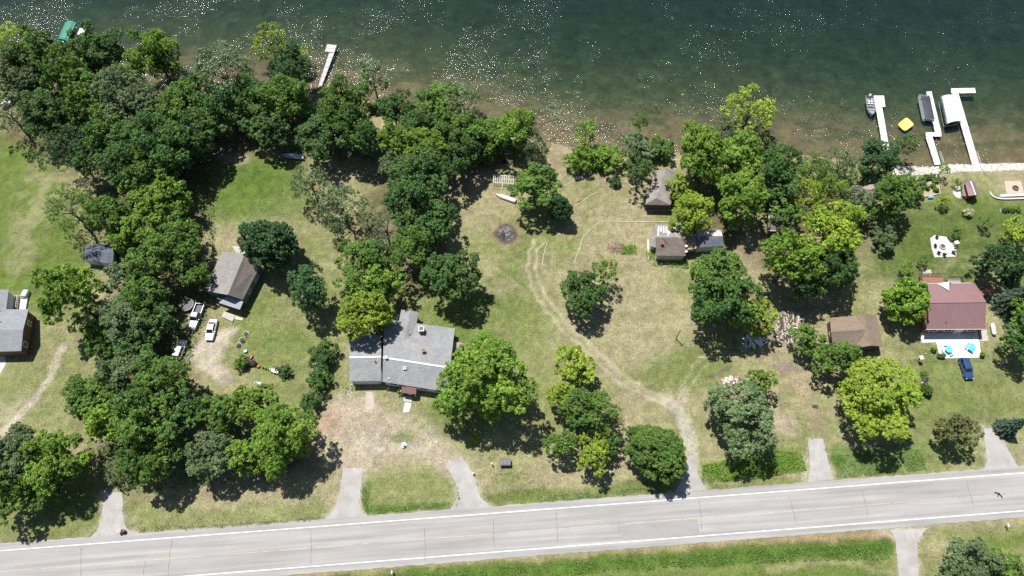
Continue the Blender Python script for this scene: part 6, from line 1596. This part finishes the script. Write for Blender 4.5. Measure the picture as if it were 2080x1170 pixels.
for s in (1, -1): part(T, 'side_board', MB().box((0, s * .42, .25), (L, .07, .5)), STEEL); part(T, 'end_board', MB().box((s * (L/2 - .04), 0, .25), (.07, .76, .5)), STEEL)
part(T, 'soil', MB().box((0, 0, .2), (L - .14, .76, .36)), SOIL); me, BC = crown_mesh('plant', 941, .5, 'sap'); put('plant', me, LEAF['mid'], T, (-.9, 0, .5)); put('plant', me, LEAF['grey'], T, (-.1, .0, .42), 2.0)
small('clay_urn', 'pale clay urn beside the long narrow raised planter', 'urn', MB().lathe([(.14, 0), (.26, .22), (.2, .42), (.26, .48), (.2, .46)], n=12), mat('pale_clay', (.42, .30, .24), .8), W(1871.5, 779))
T = thing('feeder_pole', 'slim white bird feeder pole with two short arms', 'feeder pole', W(2018, 705))
part(T, 'pole', MB().tube((0, 0, -.1), (0, 0, 2.1), .05, n=6), WHITE); part(T, 'arm', MB().tube((-.45, 0, 2.0), (.45, .1, 2.0), .04, n=5), WHITE)
for s in (-.42, .42): part(T, 'feeder', MB().lathe([(.08, -.35), (.1, -.1), (.02, 0)], (s, .02, 1.98), 8), TERRA if s > 0 else WHITE)
c0 = W(2036, 738); T = thing('garden_swing', 'garden swing seat hung in a frame under the dark tree', 'swing', c0, .35)
f = MB()
for s in (1, -1): f.tube((s*1.3, -.6, 0), (s*1.1, 0, 2.0), .05).tube((s*1.3, .6, 0), (s*1.1, 0, 2.0), .05)
f.tube((-1.1, 0, 2.0), (1.1, 0, 2.0), .055); part(T, 'frame', f, STEEL); part(T, 'seat', MB().box((0, 0, .5), (1.5, .55, .08)), mat('grey_cushion', (.30, .30, .31), .8)); part(T, 'backrest', MB().box((0, .3, .82), (1.5, .08, .55)), mat('grey_cushion', (.30, .30, .31), .8))
part(T, 'chain', MB().tube((-.72, 0, .5), (-.72, 0, 2.0), .02, n=4).tube((.72, 0, .5), (.72, 0, 2.0), .02, n=4), STEEL)
# fire ring patio in the middle of the lawn
pad('stone_patio', [(1889.5,484),(1898,477.5),(1921.5,481),(1932,490),(1943,497.5),(1942,521),(1898.5,522.5),(1893,505)], mat('pale_patio_stone', (.50, .49, .47), .85, .12, 1.2, .15), .10, .04, 61)
def firering(label, x, y, r, m, z):
    T = thing('fire_ring', label, 'fire ring', W(x, y, z), 0, None)
    for k in range(12):
        a = 6.283 * k / 12; part(T, 'stone', MB().box((r * math.cos(a), r * math.sin(a), .16), (.2, .48 * r, .32), a), m)
    part(T, 'ash', MB().lathe([(r - .08, 0), (r - .08, .06), (.02, .08)], n=12), mat('ash', (.09, .085, .085), .95))
firering('round stone fire ring in the middle of the pale stone patio', 1914, 501.5, .62, STONE, .1); firering('dark metal-rimmed fire ring on the square tan patio', 2062, 382.5, .58, mat('dark_ring_stone', (.14, .11, .10), .9, .2, 2.0, .2), .09)
GC = 'dark chairs round the fire ring'
for x, y, a, lab in ((1898.5, 501, 0.1, 'dark chair on the far side of the fire ring, facing the red house spruce'), (1905, 514.5, 1.0, 'dark chair nearest the red house deck at the fire ring patio'), (1916, 518, 1.6, 'dark chair next to the patio edge below the fire ring'),
        (1934.5, 513.5, 2.5, 'dark chair by the pale grill on the fire ring patio'), (1901.5, 483.5, -1.0, 'dark chair at the lake end of the fire ring patio')): chair(lab, x, y, a, BLACK, GC, 1.05)
T = thing('patio_grill', 'pale square grill cabinet on the edge of the fire ring patio', 'grill', W(1938.5, 497, .1), .3)
part(T, 'cabinet', MB().box((0, 0, .45), (.9, .7, .9)), CONC); part(T, 'lid', MB().box((0, 0, .98), (.95, .75, .14)), WHITE); part(T, 'handle', MB().tube((-.3, -.4, .95), (.3, -.4, .95), .025), STEEL)
potted('reddish flower pot at the edge of the fire ring patio', 1931, 488.5, .1, .2, 'mid', 951, TERRA); small('log_seat', 'low dark log seat beside the pale grill cabinet', 'log', MB().tube((-.3, 0, .2), (.3, 0, .2), .2, .2, 10), BARK, W(1940, 504, .1), .9)
# lakeside square patio with its curved wall and block bench
pad('tan_patio', [(2040,368),(2073,367),(2081,392),(2045,393.5)], mat('tan_paving', (.40, .33, .26), .9, .1, 1.0, .15), .09, .03, 62)
T = thing('block_bench', 'row of white stone blocks along the square tan patio', 'bench', W(2057, 396))
for k in range(6): p = W(2037 + k * 8.6, 397 - k * .4, .4); part(T, 'block', MB().box((p.x, p.y, .21), (.92, .62, .42), .03), WHITE, True)
T = thing('low_wall', 'low curved white stone wall round the tan patio corner', 'wall', W(2025, 404))
cw = [(2009,391),(2011.5,396.5),(2016,401),(2023,403.8),(2032,405.2),(2045,405.5),(2058,405),(2072,404.6),(2086,404)]
for (ax, ay), (bx, by) in zip(cw, cw[1:]):
    a, b = W(ax, ay), W(bx, by); n = max(1, round((b - a).length / .6)); u = (b - a); yaw = math.atan2(u.y, u.x)
    for k in range(n): mm = a.lerp(b, (k + .5) / n); part(T, 'block', MB().box((mm.x, mm.y, .2), (u.length / n - .02, .34, .42), yaw), CONC, True)
# flower bed, boulder
T = thing('flower_bed', 'long edged bed of leafy green plants on the lakeside lawn', 'flower bed', W(2052, 428))
be = [(.0 + 2.3 * math.cos(6.283*k/22), .85 * math.sin(6.283*k/22)) for k in range(22)]
part(T, 'soil', MB().prism([(x*.95, y*.93) for x, y in be], -.02, .06), SOIL)
for k in range(22): part(T, 'stone', MB().blob((be[k][0], be[k][1], .05), .14, k, 6, 3, .2, (1, 1, .7)), STONE)
for k, (x, y, s) in enumerate(((-1.5, -.1, .5), (-.7, .1, .55), (.1, -.1, .5), (.9, .15, .6), (1.5, .1, .5))): me, BC = crown_mesh('plant', 960 + k, s, 'sap'); put('plant', me, LEAF['fresh' if k % 2 else 'mid'], T, (x, y, s * .8))
small('boulder', 'single white boulder on the grass by the yellow-green edge tree', 'boulder', MB().blob((0, 0, .3), .5, 5, 9, 6, .12, (1, .8, .8)), WHITE, W(2061, 446.5), 0, None, True)
# planted garden bed near the rocks
q = [W(1858, 362), W(1901, 355), W(1909, 394), W(1874, 401)]
T = thing('garden_bed', 'square timber-edged garden bed of tall plants near the rock bank', 'garden bed', W(1885, 380))
for a, b in zip(q, q[1:] + q[:1]): m = (a + b) / 2; u = b - a; part(T, 'edge_beam', MB().box((m.x, m.y, .12), (u.length - .16, .14, .26), math.atan2(u.y, u.x)), TIMBER, True)
c = sum(q, Vector()) / 4; part(T, 'soil', MB().prism([tuple(c.lerp(p, .96))[:2] for p in q], -.02, .08), mat('tan_mulch', (.34, .26, .17), .95, .35, 2.5, .4), True)
for k, (x, y, s) in enumerate(((1868, 366, .6), (1878, 364, .75), (1890, 362, .7), (1897, 370, .6), (1893, 380, .5), (1872, 376, .7), (1880, 384, .55), (1899, 388, .5))):
    me, BC = crown_mesh('plant', 980 + k, s, 'sap'); p = W(x, y) - c; put('plant', me, LEAF[('fresh', 'mid', 'grey')[k % 3]], T, (p.x + c.x - T.location.x, p.y + c.y - T.location.y, s * .9))
small('storage_box', 'blue plastic storage box at the corner of the timber-edged garden bed', 'box', MB().box((0, 0, .24), (1.2, .6, .48)).box((0, 0, .5), (1.28, .66, .07)), BLUEP, W(1888.5, 402), .1)
T = thing('wheelbarrow', 'dark wheelbarrow beside the blue storage box', 'wheelbarrow', W(1872, 404), .5)
part(T, 'tub', MB().loft([[(-.3,-.25,.35),(.3,-.25,.35),(.3,.25,.35),(-.3,.25,.35)], [(-.5,-.38,.65),(.45,-.38,.65),(.45,.38,.65),(-.5,.38,.65)]]), BLACK); part(T, 'wheel', MB().lathe([(.2, -.05), (.2, .05)], (.62, 0, .2), 10, 'y'), RUBBER); part(T, 'handle', MB().tube((.5, .2, .3), (-1.0, .3, .55), .03).tube((.5, -.2, .3), (-1.0, -.3, .55), .03), WOOD)
# ---- by the road
T = thing('rubbish_skip', 'black wheeled container with a silver ribbed lid on the front lawn', 'container', W(1026.5, 941), .02)
part(T, 'body', MB().loft([[(-.9,-.5,.15),(.9,-.5,.15),(.9,.5,.15),(-.9,.5,.15)], [(-1.05,-.68,1.0),(1.05,-.68,1.0),(1.05,.68,1.0),(-1.05,.68,1.0)]]), BLACK)
for k in range(3): part(T, 'lid_panel', MB().box((-.66 + .66 * k, 0, 1.04), (.6, 1.05, .07)), mat('dull_lid_metal', (.11, .115, .125), .6, .15, 2.0, .05))
for sx in (-.8, .8):
    for sy in (-.42, .42): part(T, 'wheel', MB().lathe([(.12, -.04), (.12, .04)], (sx, sy, .12), 8, 'y'), RUBBER)
def post(name, label, cat, x, y, h, r, m, cap=None):
    T = thing(name, label, cat, W(x, y)); part(T, 'post', MB().tube((0, 0, -.1), (0, 0, h), r, r * .9, 8), m)
    if cap: part(T, 'cap', MB().lathe([(r * 1.6, 0), (r * 1.7, .22), (.02, .34)], (0, 0, h), 10), cap)
post('garden_post', 'white-capped post among weeds beside the black container', 'post', 999.5, 944, .9, .1, WOOD, WHITE); post('marker_post', 'short white post at the edge of the paved driveway stub', 'post', 961.5, 963, .6, .12, WHITE, CONC)
post('sign_post', 'thin dark post on the verge near the last driveway', 'post', 1923, 951, 1.7, .05, SIDED); 
small('verge_stones', 'few pale stones on the verge beside the olive-leaved tree', 'stones', MB().blob((-.3, 0, .1), .22, 3).blob((.25, .1, .08), .18, 4).blob((0, -.2, .06), .14, 5), STONE, W(1980, 920.5))
T = thing('garden_fountain', 'small white tiered fountain in the middle of the gravel yard', 'fountain', W(820.5, 905))
part(T, 'bowl', MB().lathe([(.2, 0), (.5, .18), (.55, .3), (.45, .28), (.1, .2)], n=14), WHITE); part(T, 'column', MB().tube((0, 0, 0), (0, 0, 1.0), .13, .09, 8), WHITE); part(T, 'upper_bowl', MB().lathe([(.08, .68), (.3, .8), (.32, .88), (.26, .86), (.05, .8)], n=12), WHITE); part(T, 'finial', MB().blob((0, 0, 1.08), .12, 2, 8, 6, 0.02), WHITE)
def mailbox(label, x, y, m, yaw, pm=WOOD):
    T = thing('mailbox', label, 'mailbox', W(x, y), yaw, 'roadside mailboxes'); part(T, 'post', MB().box((0, 0, .5), (.1, .1, 1.1)), pm)
    prof = [(-.13, 1.05), (.13, 1.05), (.13, 1.2), (.09, 1.29), (0, 1.32), (-.09, 1.29), (-.13, 1.2)]
    o = part(T, 'box', MB().loft([[(x_, y_, z_) for y_, z_ in prof] for x_ in (-.28, .28)]), m); part(T, 'door', MB().box((.29, 0, 1.17), (.02, .2, .2)), m); part(T, 'flag', MB().box((.05, .145, 1.3), (.04, .015, .2)), REDP)
mailbox('white mailbox on the far verge amid tall weeds', 798, 1164, WHITE, 1.6); mailbox('white mailbox on the far verge beyond the opposite driveway', 2040, 1069, WHITE, 1.6); 
T = thing('barrel_and_shadow', 'pale pinkish barrel with a lid at the mouth of the first driveway', 'barrel', W(247, 1080)); part(T, 'drum', MB().lathe([(.36, 0), (.38, .3), (.36, .6), (.38, .85), (.36, .95)], n=14), mat('pinkish_plastic', (.36, .27, .25), .7)); part(T, 'lid', MB().lathe([(.4, .95), (.4, 1.02), (.02, 1.06)], n=14), mat('pinkish_lid', (.40, .31, .29), .7))
T = thing('barrel_and_shadow', 'black barrel shape added as the shadow of the pale pinkish one', 'barrel', W(254, 1080)); part(T, 'drum', MB().lathe([(.28, 0), (.32, .7), (.32, .8)], n=12), BLACK); part(T, 'lid', MB().lathe([(.34, .8), (.34, .87), (.02, .92)], n=12), BLACK)  # black shape added in place of the pale barrel's shadow
T = thing('flower_box', 'white ornament among plants at the garage corner of the grey house', 'ornament', W(714, 787)); part(T, 'trough', MB().box((0, 0, .2), (.4, 1.0, .4)), WHITE); part(T, 'soil', MB().box((0, 0, .41), (.3, .9, .03)), SOIL)
T = thing('bicycle_wheel', 'white ring-shaped garden wheel beside the corner plants of the grey house', 'ring', W(710, 798)); rim = [(.42 * math.cos(6.283 * k / 18), .42 * math.sin(6.283 * k / 18), .08) for k in range(19)]; part(T, 'rim', MB().path(rim, .05, 5), WHITE); part(T, 'spoke', MB().tube((-.4, 0, .08), (.4, 0, .08), .02, n=4).tube((0, -.4, .08), (0, .4, .08), .02, n=4), WHITE)

# ---- bird in flight over the road
me = bpy.data.meshes.new('bird')
bv = [(0,0,0),(.16,0,.02),(.27,0,.05),(.36,0,.04),(-.18,0,0),(-.36,0,-.01),(.06,.2,.05),(.0,.42,.07),(-.14,.66,.05),(.06,-.2,.05),(.0,-.42,.07),(-.14,-.66,.05)]
me.from_pydata(bv, [(0,1),(1,2),(2,3),(0,4),(4,5),(1,6),(6,7),(7,8),(1,9),(9,10),(10,11)], []); me.update()
bird = bpy.data.objects.new('bird', me); col.objects.link(bird)
sk = bird.modifiers.new('skin', 'SKIN'); sk.use_smooth_shade = True
rad = [(.075,.07),(.07,.07),(.05,.05),(.014,.014),(.055,.04),(.10,.012),(.13,.022),(.13,.016),(.03,.008),(.13,.022),(.13,.016),(.03,.008)]
for i, sv in enumerate(me.skin_vertices[0].data): sv.radius = rad[i]; sv.use_root = (i == 0)
ss = bird.modifiers.new('subd', 'SUBSURF'); ss.levels = 1; ss.render_levels = 2
me.materials.append(mat('bird_feathers', (.022, .018, .020), .8, .2, 8.0, .1))
bird.location = W(2028, 1005, 14.0); bird.rotation_euler = (0.15, 0, R(55)); bird.scale = (1.25, 1.25, 1.25); tag(bird, 'dark bird gliding with spread wings above the road', 'bird')
# short grass: tufts of the ground's own colour standing over the lawns (too many to count)
rs_g = np.random.RandomState(99); n_t = 150000
tx, ty = rs_g.uniform(-108, 108, n_t), rs_g.uniform(6, 104, n_t)
keep = np.abs(tx) < 88 + .22 * ty; tx, ty = tx[keep], ty[keep]
ci = (np.clip(((tx - GX0) / GS).astype(int), 0, nx - 1) + nx * np.clip(((ty - GY0) / GS).astype(int), 0, ny - 1))
keep = (region[ci] == 0) & (D[ci] > 2.2)
ro = (tx - RC.x) * rn.x + (ty - RC.y) * rn.y; keep &= (ro < o_s - .35) | (ro > o_n + .35)
for P_ in PADS: keep &= ~in_poly(P_, tx, ty)
tx, ty, ci = tx[keep], ty[keep], ci[keep]; k_ = len(tx)
tn = np.stack([rs_g.normal(0, .55, k_), rs_g.normal(0, .55, k_), np.ones(k_)], 1); tn /= np.linalg.norm(tn, axis=1, keepdims=True)
tp_ = np.stack([tx, ty, rs_g.uniform(.02, .10, k_)], 1); tt = np.cross(tn, rs_g.normal(size=(k_, 3))); tt /= np.linalg.norm(tt, axis=1, keepdims=True); tb = np.cross(tn, tt); sz_ = rs_g.uniform(.05, .15, (k_, 1))
TV = np.stack([tp_ - tt * sz_, tp_ + tb * sz_ * .5, tp_ + tt * sz_, tp_ - tb * sz_ * .5], 1).reshape(-1, 3)
tone_t = C[ci] * rs_g.uniform(.62, 1.5, (k_, 1)) * (1 + rs_g.normal(0, .10, (k_, 3)))
stuff(put('grass', np_mesh('grass', TV, np.arange(4 * k_).reshape(-1, 4), False, np.repeat(np.clip(tone_t, .01, .6), 4, 0)), GROUND))
